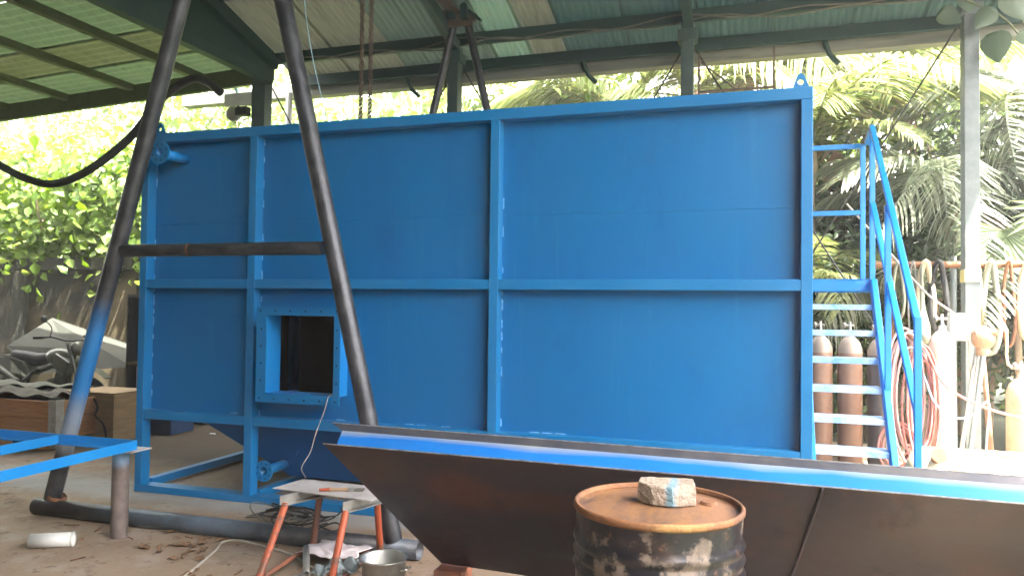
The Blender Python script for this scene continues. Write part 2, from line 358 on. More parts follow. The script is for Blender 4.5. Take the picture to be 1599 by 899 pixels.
def thing(name, loc, label, cat, group=None):
    o = bpy.data.objects.new(name, None); COL.objects.link(o); o.location = loc; o.empty_display_size = .1
    ORG[o.name] = tuple(loc); return tag(o, label, cat, group)
def solo(name, mb, m, label, cat, group=None, origin=None, bevel=0.):      # a thing that is one mesh, its origin at its base
    if origin is None:
        xs = np.array([tuple(v) for v in mb.v]); c = (xs.min(0) + xs.max(0)) / 2; origin = (c[0], c[1], xs[:, 2].min())
    mb.v = [(x - origin[0], y - origin[1], z - origin[2]) for x, y, z in mb.v]
    o = mb.build(name, m, None, bevel); o.location = origin
    return tag(o, label, cat, group)
def copy_tree(o, parent=None):
    c = o.copy(); COL.objects.link(c)
    if parent: c.parent = parent
    for ch in list(o.children): copy_tree(ch, c)
    return c
def smooth_path(pts, k=8):                          # Catmull-Rom
    P = [Vector(p) for p in pts]; P = [P[0] * 2 - P[1]] + P + [P[-1] * 2 - P[-2]]; out = []
    for i in range(1, len(P) - 2):
        for j in range(k):
            t = j / k; a, b, c, d = P[i - 1:i + 3]
            out.append(.5 * ((2 * b) + (c - a) * t + (2 * a - 5 * b + 4 * c - d) * t * t + (3 * b - a - 3 * c + d) * t ** 3))
    out.append(P[-2]); return out

# ------------------------------------------------------------------ setting: ground, floor
g = MB(); g.box(-34, 26, -22, 40, -.30, -.016); tag(g.build('ground', grass_m), kind='structure')
g = MB(); g.box(-9, 4.6, 6.0, 10.2, -.10, -.01); tag(g.build('yard', ground_m), kind='structure')
fl = MB(); fl.prism([(-14, -3.4, -.12), (-.6, -3.4, -.12), (-.6, 2.2, -.12), (1.15, 3.2, -.12), (1.15, 9.2, -.12), (-14, 9.2, -.12)], (0, 0, .12)); tag(fl.build('floor', floor_m), kind='structure')  # unseen right front corner left out to cut bounced sunlight

# ------------------------------------------------------------------ shed roof
def zr(y): return 4.84 + .275 * (8.3 - y)
roof = thing('shed_roof', (-.8, 8.3, 4.84), 'corrugated shed roof of patched beige and dark teal sheets sloping down to the back eave', 'roof')
YF, YB = -3.38, 8.98  # unseen front of the roof extended to hold back front light
def corrugated(x0, x1, y0, y1, zf, pitch=.076, amp=.010, along='y', thick=.0015):
    n = int((x1 - x0) / pitch * 6); xs = np.linspace(x0, x1, n + 1); mb = MB(); v = []
    for x in xs:
        a = amp * math.sin(2 * math.pi * x / pitch)
        if along == 'y': v += [(x, y0, zf(x, y0) + a), (x, y1, zf(x, y1) + a)]
        else: v += [(y0, x, zf(y0, x) + a), (y1, x, zf(y1, x) + a)]
    mb.add(v, [(2 * i, 2 * i + 1, 2 * i + 3, 2 * i + 2) for i in range(n)], True); return mb
edges = [-5.97, -5.1, -4.3, -3.55, -3.05, -2.6, -2.15, -1.4, -.6, .2, 1.0, 1.7, 2.3, 2.9]
mats = [roof_beige, roof_beige, roof_green, roof_green, roof_clear, roof_beige, roof_teal, roof_teal, roof_teal, roof_teal, roof_teal, roof_teal, roof_teal, roof_teal]
for i in range(len(edges) - 1):
    dz = .006 * (i % 2)
    corrugated(edges[i], edges[i + 1] + .03, YF, YB, lambda x, y: zr(y) + .02 + dz).build('roof_sheet', mats[i], roof)
for y in (8.82, 8.30, 7.1, 5.9, 4.7, 3.5, 2.3, 1.1, -.2, -1.5, -2.8):
    d = .12 if y > 8 else .10
    m = MB(); m.box(-5.9, 2.9, y - .035, y + .035, zr(y) - d - .01, zr(y) + .005); m.build('purlin', dark_green, roof, .004)
for x in (-5.86, -3.36, -.67, 2.0):
    m = MB(); m.bar((x, YF + .05, zr(YF) - .17), (x, 8.25, zr(8.25) - .17), .09, .13); m.build('rafter', dark_green, roof)
m = MB(); m.prism([(2.905, YF, zr(YF) - .95), (2.905, 7.0, zr(7.0) - .50), (2.905, 7.0, zr(7.0) + .06), (2.905, YF, zr(YF) + .06)], (.02, 0, 0)); recalc(m.build('sun_block_board', dark_green, roof))  # unseen deep board added to keep sun off the hopper rim
gp = MB(); gp.prism([(-5.90, -3.38, 4.50), (-5.90, 8.28, 4.50), (-5.90, 8.28, zr(8.28) + .012), (-5.90, -3.38, zr(-3.38) + .012)], (-.04, 0, 0))
gp.build('gable_panel', dark_green, roof)
gb = MB(); gb.box(-6.0, -5.88, -3.38, 8.24, 4.44, 4.58); gb.build('gable_beam', dark_green, roof, .004)

# lean-to roof on the left
def zl(x): return 4.70 + .045 * (x + 5.95)
lean = thing('lean_to_roof', (-9.5, 8.3, 4.5), 'olive corrugated lean-to roof dropping away to the left behind the pipe frame', 'roof')
ye = [-3.38, -1.5, .3, 2.2, 3.4, 4.6, 5.7, 6.8, 7.55, 8.36]  # front sheets carried on to the added wall to close a light gap
for i in range(len(ye) - 1):
    corrugated(ye[i], ye[i + 1] + .03, -14.5, -5.97, lambda x, y: zl(x) + .02 + .006 * (i % 2), pitch=.15, amp=.016, along='x').build('roof_sheet', lean_clear if i == 7 else lean_m, lean)
for x in (-7.0, -8.15, -9.3, -10.45, -11.6, -12.75, -13.9):
    m = MB(); m.box(x - .05, x + .05, -3.38, 8.22, zl(x) - .09, zl(x) + .002); m.build('purlin', lean_purlin, lean, .004)
m = MB(); m.bar((-14.5, 8.27, zl(-14.5) - .11), (-6.02, 8.27, zl(-6.02) - .11), .06, .23); m.build('edge_beam', lean_purlin, lean)
m = MB(); m.bar((-14.5, 1.05, zl(-14.5) - .11), (-6.02, 1.05, zl(-6.02) - .11), .06, .23); m.build('edge_beam', lean_purlin, lean)
for x, y in ((-13.6, 8.27), (-13.6, 1.05)):
    m = MB(); m.box(x - .06, x + .06, y - .06, y + .06, 0, zl(x) - .225); solo('timber_post', m, dark_green, ('back' if y > 5 else 'front') + ' outer green post carrying the low end of the lean-to roof', 'post')

# columns
col_lab = ['dark green column beside the floodlight at the left end of the tank', 'dark column standing behind the small pipe trestle',
           'dark column rising behind the right half of the tank top', 'sunlit grey column with yellow tape beside the gas cylinders']
COLX = [-6.08, -3.385, -.677, 2.005]
for i, x in enumerate(COLX):
    c = thing('steel_column', (x, 8.3, 0), col_lab[i], 'column', 'columns along the back of the shed')
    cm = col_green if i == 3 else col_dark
    hw = .066 if i else .10
    m = MB(); m.box(x - hw, x + hw, 8.20, 8.36, .012, zr(8.3) - .14); m.build('shaft', cm, c, .006)
    m = MB(); m.box(x - .12, x + .12, 8.16, 8.40, 0, .012); m.build('base_plate', cm, c)
    m = MB(); m.box(x - .10, x + .10, 8.185, 8.375, zr(8.3) - .35, zr(8.3) - .23); m.build('collar', cm, c, .004)
    if i == 3:
        m = MB(); m.box(x - .072, x + .072, 8.194, 8.366, 1.90, 2.02); m.build('tape_wrap', tape_m, c, .004)
for y, lab in ((-2.8, 'front'),):
    m = MB(); m.box(1.95, 2.07, y - .06, y + .06, 0, zr(y) - .24)
    solo('steel_column', m, col_dark, lab + ' dark column at the right corner of the shed', 'column')
m = MB(); m.box(-6.0, -5.88, -2.6, -2.48, 0, 4.44); solo('steel_column', m, col_dark, 'dark front column under the gable beam', 'column')
for i in range(3):
    a, b = COLX[i] + .07, COLX[i + 1] - .07
    t = thing('cross_brace', ((a + b) / 2, 8.43, 0), ['thin crossed brace rods in the left bay behind the tank', 'thin crossed brace rods in the middle bay behind the tank', 'thin crossed brace rods behind the stairs'][i], 'brace')
    m = MB(); m.tube([(a, 8.385, 4.45), (b, 8.385, .2)], .010, 6); m.build('brace_rod', cable_b, t)
    m = MB(); m.tube([(b, 8.41, 4.45), (a, 8.41, .2)], .010, 6); m.build('brace_rod', cable_b, t)
# unseen wall added behind the camera to block front light
m = MB(); m.box(-14.4, 2.85, -3.6, -3.4, -.1, 8.3); solo('front_light_blocker', m, blocker_wall_m, 'tall unseen wall added behind the camera to block front light', 'wall')
m = MB(); m.box(-14.75, -14.55, -3.6, 8.0, -.1, 4.2); solo('left_light_blocker', m, blocker_wall_m, 'unseen wall added at the low end of the lean-to to block light from the left', 'wall')  # added to close off light from the left
# gutter under the eave
gt = thing('eave_gutter', (-1.5, 8.95, 4.45), 'long weathered box gutter hung below the back eave', 'gutter')
m = MB(); m.box(-7.9, 2.95, 8.90, 9.06, 4.455, 4.625); m.build('channel', gutter_m, gt, .01)
for x in (-6.9, -4.28, -1.95, .75, 2.9):
    m = MB(); m.tube([(x, 8.80, 4.66), (x, 8.86, 4.55), (x + .05, 8.875, 4.42), (x + .14, 8.93, 4.33)], .028, 6); m.build('bracket', dark_green, gt)
# wiring along the purlin
for k, (lab, z0, mm) in enumerate((('dusty grey wire drooping along the back purlin', 4.70, cable_g), ('thin brown wire looping over the column tops on the purlin', 4.735, cable_g))):
    pts = []
    for j in range(33):
        x = -5.7 + j * .26; pts.append((x, 8.25 - .012 * k, z0 + .03 * math.sin(j * 1.3 + k * 2) + .02 * math.sin(j * .7 + k)))
    solo('electric_wire', MB().tube(smooth_path(pts, 4), .009, 6), mm, lab, 'wire')

# ------------------------------------------------------------------ THE TANK
X0, X1, YFr, YP, YBk = -5.03, .37, 5.214, 5.310, 7.60
T = thing('steel_tank', (-2.33, YFr, 0), 'long blue painted steel tank of welded panels on an open frame', 'tank')
PX = [(X0, X0 + .072), (-3.935, -3.862), (-1.841, -1.770), (X1 - .072, X1)]
ZB, ZL, ZM, ZT = (.0, .059), (.620, .697), (1.733, 1.808), (2.980, 3.060)
for a, b in PX:
    m = MB(); m.box(a, b, YFr, YP, ZB[1], ZT[0]); m.build('post', blue, T, .004)
m = MB(); m.box(X0, X1, YFr, YP + .03, *ZT); m.build('top_rail', blue, T, .004)
m = MB(); m.box(X0, X1, YFr, YP + .03, ZB[0], ZB[1]); m.build('base_rail', blue, T, .004)
for i in range(3):
    a, b = PX[i][1], PX[i + 1][0]
    for z in (ZL, ZM):
        m = MB(); m.box(a, b, YFr + .003, YP, *z); m.build('rail', blue, T, .004)
# front panel with the rectangular duct opening
HX0, HX1, HZ0, HZ1 = -3.672, -3.062, .905, 1.520
m = MB()
m.box(X0 + .004, HX0, YP, YP + .006, .64, 3.0); m.box(HX1, X1 - .004, YP, YP + .006, .64, 3.0)
m.box(HX0, HX1, YP, YP + .006, .64, HZ0); m.box(HX0, HX1, YP, YP + .006, HZ1, 3.0); m.build('front_panel', blue_panel, T)
m = MB(); m.box(X0 + .004, X0 + .010, YP + .006, YBk - .01, .64, 3.0); m.build('end_panel', blue_panel, T)
m = MB(); m.box(X1 - .010, X1 - .004, YP + .006, YBk - .01, .64, 3.0); m.build('end_panel', blue_panel, T)
m = MB(); m.box(X0 + .01, X1 - .01, YBk - .016, YBk - .01, .64, 3.0); m.build('back_panel', blue_panel, T)
m = MB(); m.box(X0 + .01, X1 - .01, YP + .03, YBk - .016, 3.0, 3.01); m.build('top_panel', blue_panel, T)
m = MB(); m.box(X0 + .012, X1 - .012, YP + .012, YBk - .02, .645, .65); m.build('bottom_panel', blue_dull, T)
for a, b in ((X0, X0 + .072), (X1 - .072, X1)):
    m = MB(); m.box(a, b, YBk - .075, YBk, .0, 3.06); m.build('post', blue, T, .004)
    for z0, z1 in (ZB, ZL, ZM, ZT):
        m = MB(); m.box(a, b, YP + .03, YBk - .075, z0 + (.02 if z0 == 0 else 0), z1 + (.03 if z0 == 0 else 0)); m.build('end_rail', blue, T, .004)
for z0, z1 in (ZB, ZL, ZT):
    m = MB(); m.box(X0 + .072, X1 - .072, YBk - .07, YBk - .002, z0, z1); m.build('rail', blue, T, .004)
for a, b in (PX[1], PX[2]):
    m = MB(); m.box(a, b, YP + .03, YBk - .07, .004, .075); m.build('cross_beam', blue, T, .004)
# horizontal plate seam and stitch welds
for i in range(3):
    m = MB(); a, b = PX[i][1], PX[i + 1][0]; k = int((b - a) / .02)
    pts = [(a + (b - a) * q / k, YP - .001, 2.286 + random.uniform(-.0025, .0025)) for q in range(k + 1)]
    m.tube(pts, [random.uniform(.0018, .0032) for q in pts], 6); m.build('plate_seam', blue, T)
m = MB()
for a, b in PX[:3]:
    for z0, z1 in ((.70, 1.73), (1.82, 2.95)):
        z = z0
        while z < z1:
            if random.random() < .5:
                h = random.uniform(.02, .09)
                for q in range(int(h / .011)): m.ball((b + .004, YP - .003, z + q * .011), .0055 + random.uniform(-.001, .002), .004, .009, 6, 4)
                z += h
            z += random.uniform(.02, .12)
for i in range(3):
    x = PX[i][1] + .03
    while x < PX[i + 1][0] - .03:
        if random.random() < .3:
            for q in range(6): m.ball((x + q * .012, YP - .003, ZL[1] + .003), .009, .004, .005, 6, 4)
        x += .10
tag(m.build('stitch_weld', weld_m, T), kind='stuff')
# duct opening: square collar, bolt-hole flange, dark inside
D = MB()
D.box(HX0 - .012, HX0, 5.128, YP, HZ0 - .012, HZ1 + .012); D.box(HX1, HX1 + .012, 5.128, YP, HZ0 - .012, HZ1 + .012)
D.box(HX0, HX1, 5.128, YP, HZ0 - .012, HZ0); D.box(HX0, HX1, 5.128, YP, HZ1, HZ1 + .012)
duct = D.build('duct_collar', blue_bright, T)
F = MB(); fx0, fx1, fz0, fz1 = -3.762, -3.008, .832, 1.583
F.box(fx0, HX0, 5.118, 5.128, fz0, fz1); F.box(HX1, fx1, 5.118, 5.128, fz0, fz1)
F.box(HX0, HX1, 5.118, 5.128, fz0, HZ0); F.box(HX0, HX1, 5.118, 5.128, HZ1, fz1)
F.build('flange', blue, duct)
H = MB()
for k in range(6):
    for z in ((fz0 + HZ0) / 2 - .005, (fz1 + HZ1) / 2 + .003):
        H.lathe((fx0 + .035 + k * (fx1 - fx0 - .07) / 5, 5.1185, z), [(.0001, .0022), (.0075, .0022), (.0075, 0)], 10, (0, -1, 0), False)
for k in range(1, 5):
    for x in ((fx0 + HX0) / 2, (fx1 + HX1) / 2):
        H.lathe((x, 5.1185, fz0 + .035 + k * (fz1 - fz0 - .07) / 5), [(.0001, .0022), (.0075, .0022), (.0075, 0)], 10, (0, -1, 0), False)
H.build('bolt_hole', black_in, duct)
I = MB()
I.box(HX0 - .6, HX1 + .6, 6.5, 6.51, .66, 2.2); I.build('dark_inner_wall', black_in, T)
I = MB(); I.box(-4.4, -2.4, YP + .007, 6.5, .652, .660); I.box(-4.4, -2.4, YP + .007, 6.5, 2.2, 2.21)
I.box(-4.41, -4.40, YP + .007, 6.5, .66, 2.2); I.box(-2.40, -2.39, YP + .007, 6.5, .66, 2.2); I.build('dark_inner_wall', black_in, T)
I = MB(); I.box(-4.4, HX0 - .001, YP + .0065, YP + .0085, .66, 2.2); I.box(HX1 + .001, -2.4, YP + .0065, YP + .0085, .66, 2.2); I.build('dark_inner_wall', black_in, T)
# flanged pipe stubs, square to the panel
def stub(base, yf, r, rf, name='pipe_stub'):
    m = MB(); m.pipe((base[0], base[1], base[2]), (base[0], yf, base[2]), r, .005, 18); o = m.build(name, blue_bright if name == 'pipe_stub' else blue, T)
    m = MB(); m.lathe((base[0], yf, base[2]), [(r - .003, 0), (rf, 0), (rf, .014), (r - .003, .014), (r - .003, 0)], 24, (0, -1, 0), False); m.build('flange', blue, o)
    h = MB()
    for k in range(8):
        t = 2 * math.pi * k / 8 + .3
        h.lathe((base[0] + math.cos(t) * (r + rf) / 2, yf - .0145, base[2] + math.sin(t) * (r + rf) / 2), [(.0001, .0022), (.006, .0022), (.006, 0)], 8, (0, -1, 0), False)
    h.build('bolt_hole', black_in, o)
stub((-4.66, YP, 2.845), 5.02, .042, .098)
stub((-3.80, 5.66, .245), 5.31, .040, .085, 'drain_stub')
m = MB(); m.bar((-3.795, 5.60, .29), (-3.70, 5.57, .42), .03, .008); m.bar((-3.66, 5.55, .34), (-3.55, 5.52, .50), .010, .010); m.build('diagonal_bar', blue, T)  # two thin diagonal bars beside the drain stub
# hopper bottom
hb = MB()
a = [(-4.56, 5.42, .62), (.30, 5.42, .62), (.30, 7.5, .62), (-4.56, 7.5, .62)]; b = [(-3.78, 5.66, .135), (-.3, 5.66, .135), (-.3, 7.2, .135), (-3.78, 7.2, .135)]
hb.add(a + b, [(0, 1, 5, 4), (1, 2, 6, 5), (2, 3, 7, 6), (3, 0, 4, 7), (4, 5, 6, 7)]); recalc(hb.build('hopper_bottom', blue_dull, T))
# lifting lugs on the top
for x, s in ((.30, 1), (-4.93, -1)):
    m = MB(); pl = [(x - .058, 5.30, 3.06), (x + .058, 5.30, 3.06), (x + .050, 5.30, 3.09), (x + .020, 5.30, 3.165), (x, 5.30, 3.178), (x - .020, 5.30, 3.165)]
    hole = [(x + .020 * math.cos(t), 5.30, 3.118 + .020 * math.sin(t)) for t in np.linspace(0, 2 * math.pi, 13)[:-1]]
    n6 = len(pl); v = []; fs = []
    def ang(pt): return math.atan2(pt[2] - 3.118, pt[0] - x)
    ts = np.linspace(-math.pi, math.pi, 49)[:-1]
    outer = []
    for t in ts:
        dx, dz = math.cos(t), math.sin(t); best = 1e9
        for i in range(n6):
            p, q = pl[i], pl[(i + 1) % n6]; ex, ez = q[0] - p[0], q[2] - p[2]; den = dx * ez - dz * ex
            if abs(den) < 1e-9: continue
            tt = ((p[0] - x) * ez - (p[2] - 3.118) * ex) / den; uu = ((p[0] - x) * dz - (p[2] - 3.118) * dx) / den
            if tt > 0 and -1e-6 <= uu <= 1 + 1e-6: best = min(best, tt)
        outer.append((x + dx * best, 3.118 + dz * best))
    K = len(ts)
    for y in (5.30, 5.318):
        v += [(px, y, pz) for px, pz in outer] + [(x + .020 * math.cos(t), y, 3.118 + .020 * math.sin(t)) for t in ts]
    for i in range(K):
        j = (i + 1) % K
        fs += [(i, j, K + j, K + i), (2 * K + j, 2 * K + i, 3 * K + i, 3 * K + j), (i, 2 * K + i, 2 * K + j, j), (K + i, K + j, 3 * K + j, 3 * K + i)]
    m.add(v, fs); recalc(m.build('lifting_lug', blue, T))

# thin wire hanging out of the duct onto the work stand
solo('hanging_wire', MB().tube(smooth_path([(-3.08, 5.20, .912), (-3.09, 5.105, .905), (-3.115, 5.09, .80), (-3.165, 5.05, .62), (-3.11, 4.9, .52), (-3.0, 4.62, .47), (-2.80, 4.36, .468)], 6), .0035, 6), cable_w,
     'thin white wire hanging from the square duct down to the work stand', 'wire')
# rods of an old guard standing on the tank roof
t = thing('rebar_stand', (-.16, 7.45, 3.01), 'thin rusty rod frame standing on the back of the tank roof', 'rod frame')
for x in (-.505, .185):
    m = MB(); m.bar((x, 7.5, 3.01), (x, 7.5, 4.10), .02, .02); m.build('upright', chain_m, t)
m = MB(); m.bar((-.495, 7.5, 3.72), (.175, 7.5, 3.72), .022, .022); m.build('crossbar', chain_m, t)
m = MB(); m.tube([(-.49, 7.512, 4.02), (-.15, 7.512, 3.72)], .008, 6); m.build('brace', chain_m, t)

# ------------------------------------------------------------------ stairs at the right end
ST = thing('steel_staircase', (.69, 5.6, 0), 'blue steel stairs with a handrail at the right end of the tank', 'stairs')
def sy(z): return 7.11 - (1.88 - z) * .7624
for x in (.955, .405):
    m = MB(); m.prism([(x, sy(1.80) - .075, 1.88), (x, sy(1.80) + .075, 1.88), (x, sy(0) + .09, 0.0), (x, sy(0) - .07, 0.0)], (.045, 0, 0)); m.build('stringer', blue_bright, ST, .003)
for i in range(1, 9):
    z = 1.88 - .2155 * i; y = 7.11 - .1643 * i
    m = MB(); m.box(.452, .953, y - .05, y + .15, z - .045, z); m.build('tread', blue_pale, ST, .003)
m = MB(); m.box(.405, 1.0, 7.065, 7.11, 1.78, 1.88); m.box(.405, 1.0, 7.56, 7.60, 1.78, 1.88); m.box(.405, .45, 7.11, 7.56, 1.78, 1.88); m.box(.955, 1.0, 7.11, 7.56, 1.78, 1.88); m.build('platform_frame', blue_bright, ST, .003)
m = MB(); m.box(.40, 1.003, 7.06, 7.603, 1.881, 1.886); m.build('platform_plate', blue, ST)
m = MB(); m.bar((.428, 7.57, 0), (.428, 7.57, 1.78), .045, .045); m.build('support_leg', blue_bright, ST)
def rail(p, q, name='handrail', s=.042): return MB().bar(p, q, s, s, (0, 1, 0) if abs(Vector(p)[1] - Vector(q)[1]) < .01 else (0, 0, 1)).build(name, blue_bright, ST, .003)
rail((.955, 7.50, 1.886), (.955, 7.50, 3.13), 'rail_post'); rail((.988, 7.17, 1.886), (.988, 7.17, 3.19), 'rail_post')
rail((.372, 7.50, 3.115), (.935, 7.50, 3.115)); rail((.372, 7.50, 2.506), (.935, 7.50, 2.506))
rail((.99, 7.50, 3.14), (.99, 7.18, 3.20))
rail((.99, 7.20, 3.22), (1.005, 5.40, 1.56)); rail((1.005, 5.38, 0), (1.005, 5.38, 1.575), 'rail_post')
rail((.99, 7.15, 2.53), (1.005, 5.40, .97)); rail((.985, 6.36, .93), (.985, 6.36, 2.42), 'rail_post')

# ------------------------------------------------------------------ pipe gantry (two trestles and the beam over the tank)
G = thing('pipe_gantry', (-3.6, 4.42, 0), 'tall black pipe gantry with an A-shaped trestle in front of the tank', 'gantry')
AY = 4.42
ap = (-3.53, AY, 5.20)
m = MB(); m.tube([(-5.030, AY, .12), ap], .060, 20); m.build('leg', leg_blue, G)
m = MB(); m.tube([(-2.185, AY, .10), (-3.47, AY, 5.20)], .060, 20); m.build('leg', pipe_m, G)
m = MB(); m.tube([(-4.42, AY, 1.985), (-2.74, AY, 1.985)], .046, 18); cb = m.build('crossbar', pipe_m, G)
m = MB(); m.lathe((-3.82, AY, 1.985), [(.045, -.008), (.049, -.004), (.049, .004), (.045, .008)], 18, (1, 0, 0)); m.build('weld_ring', rust, cb)
m = MB(); m.pipe((-5.16, AY - .02, .061), (-2.0, AY, .061), .061, .006, 22); m.build('base_pipe', base_m, G)
m = MB()
m.lathe((-4.985, AY, .135), [(.045, -.02), (.068, -.008), (.068, .006), (.06, .02)], 16, (.29, 0, .96)); m.build('weld_ring', rust, G)
ap2 = (-3.20, 7.95, 4.92)
m = MB(); m.tube([(-4.45, 7.95, .0), (-3.255, 7.95, 4.90)], .045, 14); m.build('leg', pipe_m, G)
m = MB(); m.tube([(-1.93, 7.95, .0), (-3.115, 7.95, 4.90)], .045, 14); m.build('leg', pipe_m, G)
bm = MB()
for dz, wd, hh in ((0, .012, .20), (.10, .13, .014), (-.10, .13, .014)):
    bm.bar((-3.53, AY - .2, 5.28 + dz), (-3.19, 8.05, 5.01 + dz), wd, hh)
bm.build('beam', chain_m, G)
m = MB(); m.box(-3.36, -3.02, 7.87, 7.90, 4.78, 4.92); m.bar((-3.42, 7.9, 4.98), (-2.98, 7.9, 4.86), .05, .09); m.build('head_plate', chain_m, G)
m = MB(); m.box(-3.30, -3.22, 7.78, 7.90, 4.86, 5.06); m.box(-3.14, -3.06, 7.80, 7.90, 4.84, 5.02); m.bar((-3.05, 7.84, 4.93), (-2.90, 7.84, 4.80), .05, .03); m.build('bracket', dark_green, G)
# chain hoist hanging from the beam
CH = thing('hoist_chain', (-3.47, 6.3, 3.01), 'four rusty chain strands hanging from the gantry beam over the tank', 'chain')
m = MB(); m.box(-3.60, -3.34, 6.18, 6.42, 4.98, 5.12); m.ball((-3.47, 6.3, 4.92), .12, .09, .10, 12, 8); m.build('hoist_body', chain_m, CH)
def strand(x, y, zt, zb):
    m = MB(); z = zt; k = 0
    while z > zb:
        hl, hw2 = .028, .013; pts = []
        for j in range(8):
            t = 2 * math.pi * j / 8; a = hw2 * math.cos(t); b = hl * math.sin(t)
            pts.append((x + (a if k % 2 else a * .25), y + (a * .25 if k % 2 else a), z + b))
        m.tube(pts, .0052, 5, closed=True); z -= .040; k += 1
    return m.build('strand', chain_m, CH)
for x, y in ((-3.545, 6.32), (-3.510, 6.28), (-3.455, 6.33), (-3.415, 6.28)): strand(x, y, 4.96, 3.03)
m = MB(); m.tube(smooth_path([(-3.48, 6.3, 3.02), (-3.40, 6.33, 3.02), (-3.33, 6.28, 3.02), (-3.42, 6.22, 3.02), (-3.52, 6.26, 3.02)], 5), .014, 6); m.build('slack_chain', chain_m, CH)
solo('thin_line', MB().tube(smooth_path([(-3.44, 5.12, 4.9), (-3.38, 5.11, 4.05), (-3.30, 5.12, 3.55), (-3.19, 5.17, 3.065)], 6), .0035, 6), rope_b, 'thin pale blue cord tied to the top edge of the tank', 'cord')
# thick black pipe drooping at the left
solo('thick_hose', MB().tube(smooth_path([(-8.6, 6.0, 3.75), (-8.1, 6.0, 3.30), (-7.685, 6.0, 3.06), (-7.226, 6.0, 2.875), (-6.875, 6.0, 2.835), (-6.455, 6.0, 2.958), (-5.973, 6.02, 3.259), (-5.665, 6.02, 3.561), (-5.474, 6.0, 3.687), (-5.208, 6.0, 3.79), (-5.04, 6.0, 3.75), (-4.87, 6.0, 3.63)], 8), .040, 14), blk,
     'thick black hose drooping past the left trestle leg', 'hose')
# flood light on the left column
t = thing('floodlight', (-6.42, 8.2, 4.05), 'pale floodlight and switch box fixed beside the left column', 'floodlight')
m = MB(); m.box(-6.62, -6.185, 8.22, 8.30, 4.19, 4.36); m.build('mounting_box', white_pl, t, .01)
m = MB(); m.lathe((-6.45, 8.20, 4.08), [(.0001, .10), (.05, .095), (.085, .06), (.10, 0), (.09, -.01), (.0001, -.01)], 20, (-.35, .9, .1)); m.build('lamp_head', alu, t)
m = MB(); m.tube([(-6.40, 8.24, 4.22), (-6.42, 8.22, 4.08)], .015, 8); m.tube([(-6.30, 8.25, 4.2), (-6.22, 8.22, 4.02), (-6.38, 8.24, 3.98)], .006, 6); m.build('bracket', blk, t)
m = MB(); m.box(-6.36, -6.18, 8.1, 8.2, 4.03, 4.14); m.build('ballast_box', black_box, t, .01)
solo('downpipe', MB().tube([(-5.90, 8.62, 0), (-5.90, 8.62, 4.40), (-5.90, 8.88, 4.47)], .045, 14), white_pl, 'pale plastic downpipe behind the left column', 'downpipe')

# ------------------------------------------------------------------ hopper panel in the foreground
HP = thing('hopper_panel', (-.5, 4.05, 0), 'dark steel hopper panel with a blue folded rim leaning in the foreground', 'steel panel')
XL, XR = -2.068, 2.4
pn = [(XL, 3.375, .900), (XR, 3.187, .900), (XR - .40, 3.90, .115), (-1.711, 4.09, .118)]
m = MB(); m.prism(pn, (0, .006, .005)); recalc(m.build('panel', dark_steel, HP))
m = MB(); m.bar((XL, 3.375, .9025), (XR, 3.187, .9025), .007, .005); m.build('cut_edge', edge_steel, HP)
m = MB(); m.prism([(XL + .075, 3.379, .903), (XR, 3.191, .903), (XR, 3.296, .944), (XL + .045, 3.480, .955)], (0, .004, -.004))
fo = m.build('folded_rim', flange_paint, HP); recalc(fo)
m = MB(); m.prism([(XL + .045, 3.481, .954), (XR, 3.297, .943), (XR, 3.324, .971), (XL - .034, 3.510, .985)], (0, .005, 0)); recalc(m.build('lip', lip_steel, HP))
m = MB(); m.bar((XL - .034, 3.5125, .9870), (XR, 3.3265, .9730), .006, .004); m.build('cut_edge', edge_steel, HP)
wb = MB()
for p, q, wd in (((.27, 3.277, .893), (.13, 4.00, .115), .014),):
    v = Vector(q) - Vector(p)
    for k in range(100): c = Vector(p) + v * (k / 100) + Vector((0, -.003, 0)); wb.ball(c, wd * .5, .004, .010, 6, 4)
wb.build('weld_bead', dark_steel, HP)
m = MB(); m.box(-1.72, -1.55, 3.99, 4.17, 0, .112); solo('wooden_block', m, brown_leg, 'dark wooden block propping the lower corner of the hopper panel', 'block', bevel=.006)
m = MB(); m.box(1.2, 1.37, 3.88, 4.06, 0, .110); solo('wooden_block', m, brown_leg, 'second wooden block hidden under the right end of the hopper panel', 'block', bevel=.006)
for x in (-.9, 1.3):
    m = MB(); m.tube([(x, 4.4, 0), (x, 3.47 - (x + .9) * .062, .86)], .025, 8); m.build('prop', pipe_m, HP)

# oil drum with the concrete block
OD = thing('oil_drum', (-.318, 2.74, 0), 'rusty oil drum with peeling black paint in the foreground', 'drum')
dx, dy = -.318, 2.74; rd = .292
pr = [(rd - .004, .0), (rd, .02)]
def rib(z, h=.018): return [(rd, z - .045), (rd + .002, z - .030), (rd + h * .7, z - .012), (rd + h, z), (rd + h * .7, z + .012), (rd + .002, z + .030), (rd, z + .045)]
for k in range(3): pr += [(rd, .06 + .04 * k), (rd + .006, .075 + .04 * k), (rd, .09 + .04 * k)]
pr += rib(.30) + [(rd, .42)] + rib(.55) + [(rd, .66)]
for z in (.700, .747, .794): pr += [(rd, z - .022), (rd + .004, z - .012), (rd + .009, z), (rd + .004, z + .012), (rd, z + .022)]
pr += [(rd - .002, .83), (rd, .895)]
m = MB(); m.lathe((dx, dy, 0), pr, 64)
mm = []
for (x, y, z) in m.v:                               # dents
    t = math.atan2(y - dy, x - dx); k = 1 - .012 * max(0, math.sin(3 * t + 1.0 + 4 * z)) * math.sin(math.pi * min(1, z / .9)) - .006 * math.sin(7 * t + 9 * z) * math.sin(math.pi * min(1, z / .9))
    mm.append((dx + (x - dx) * k, dy + (y - dy) * k, z))
m.v = mm; m.build('shell', drum_m, OD)
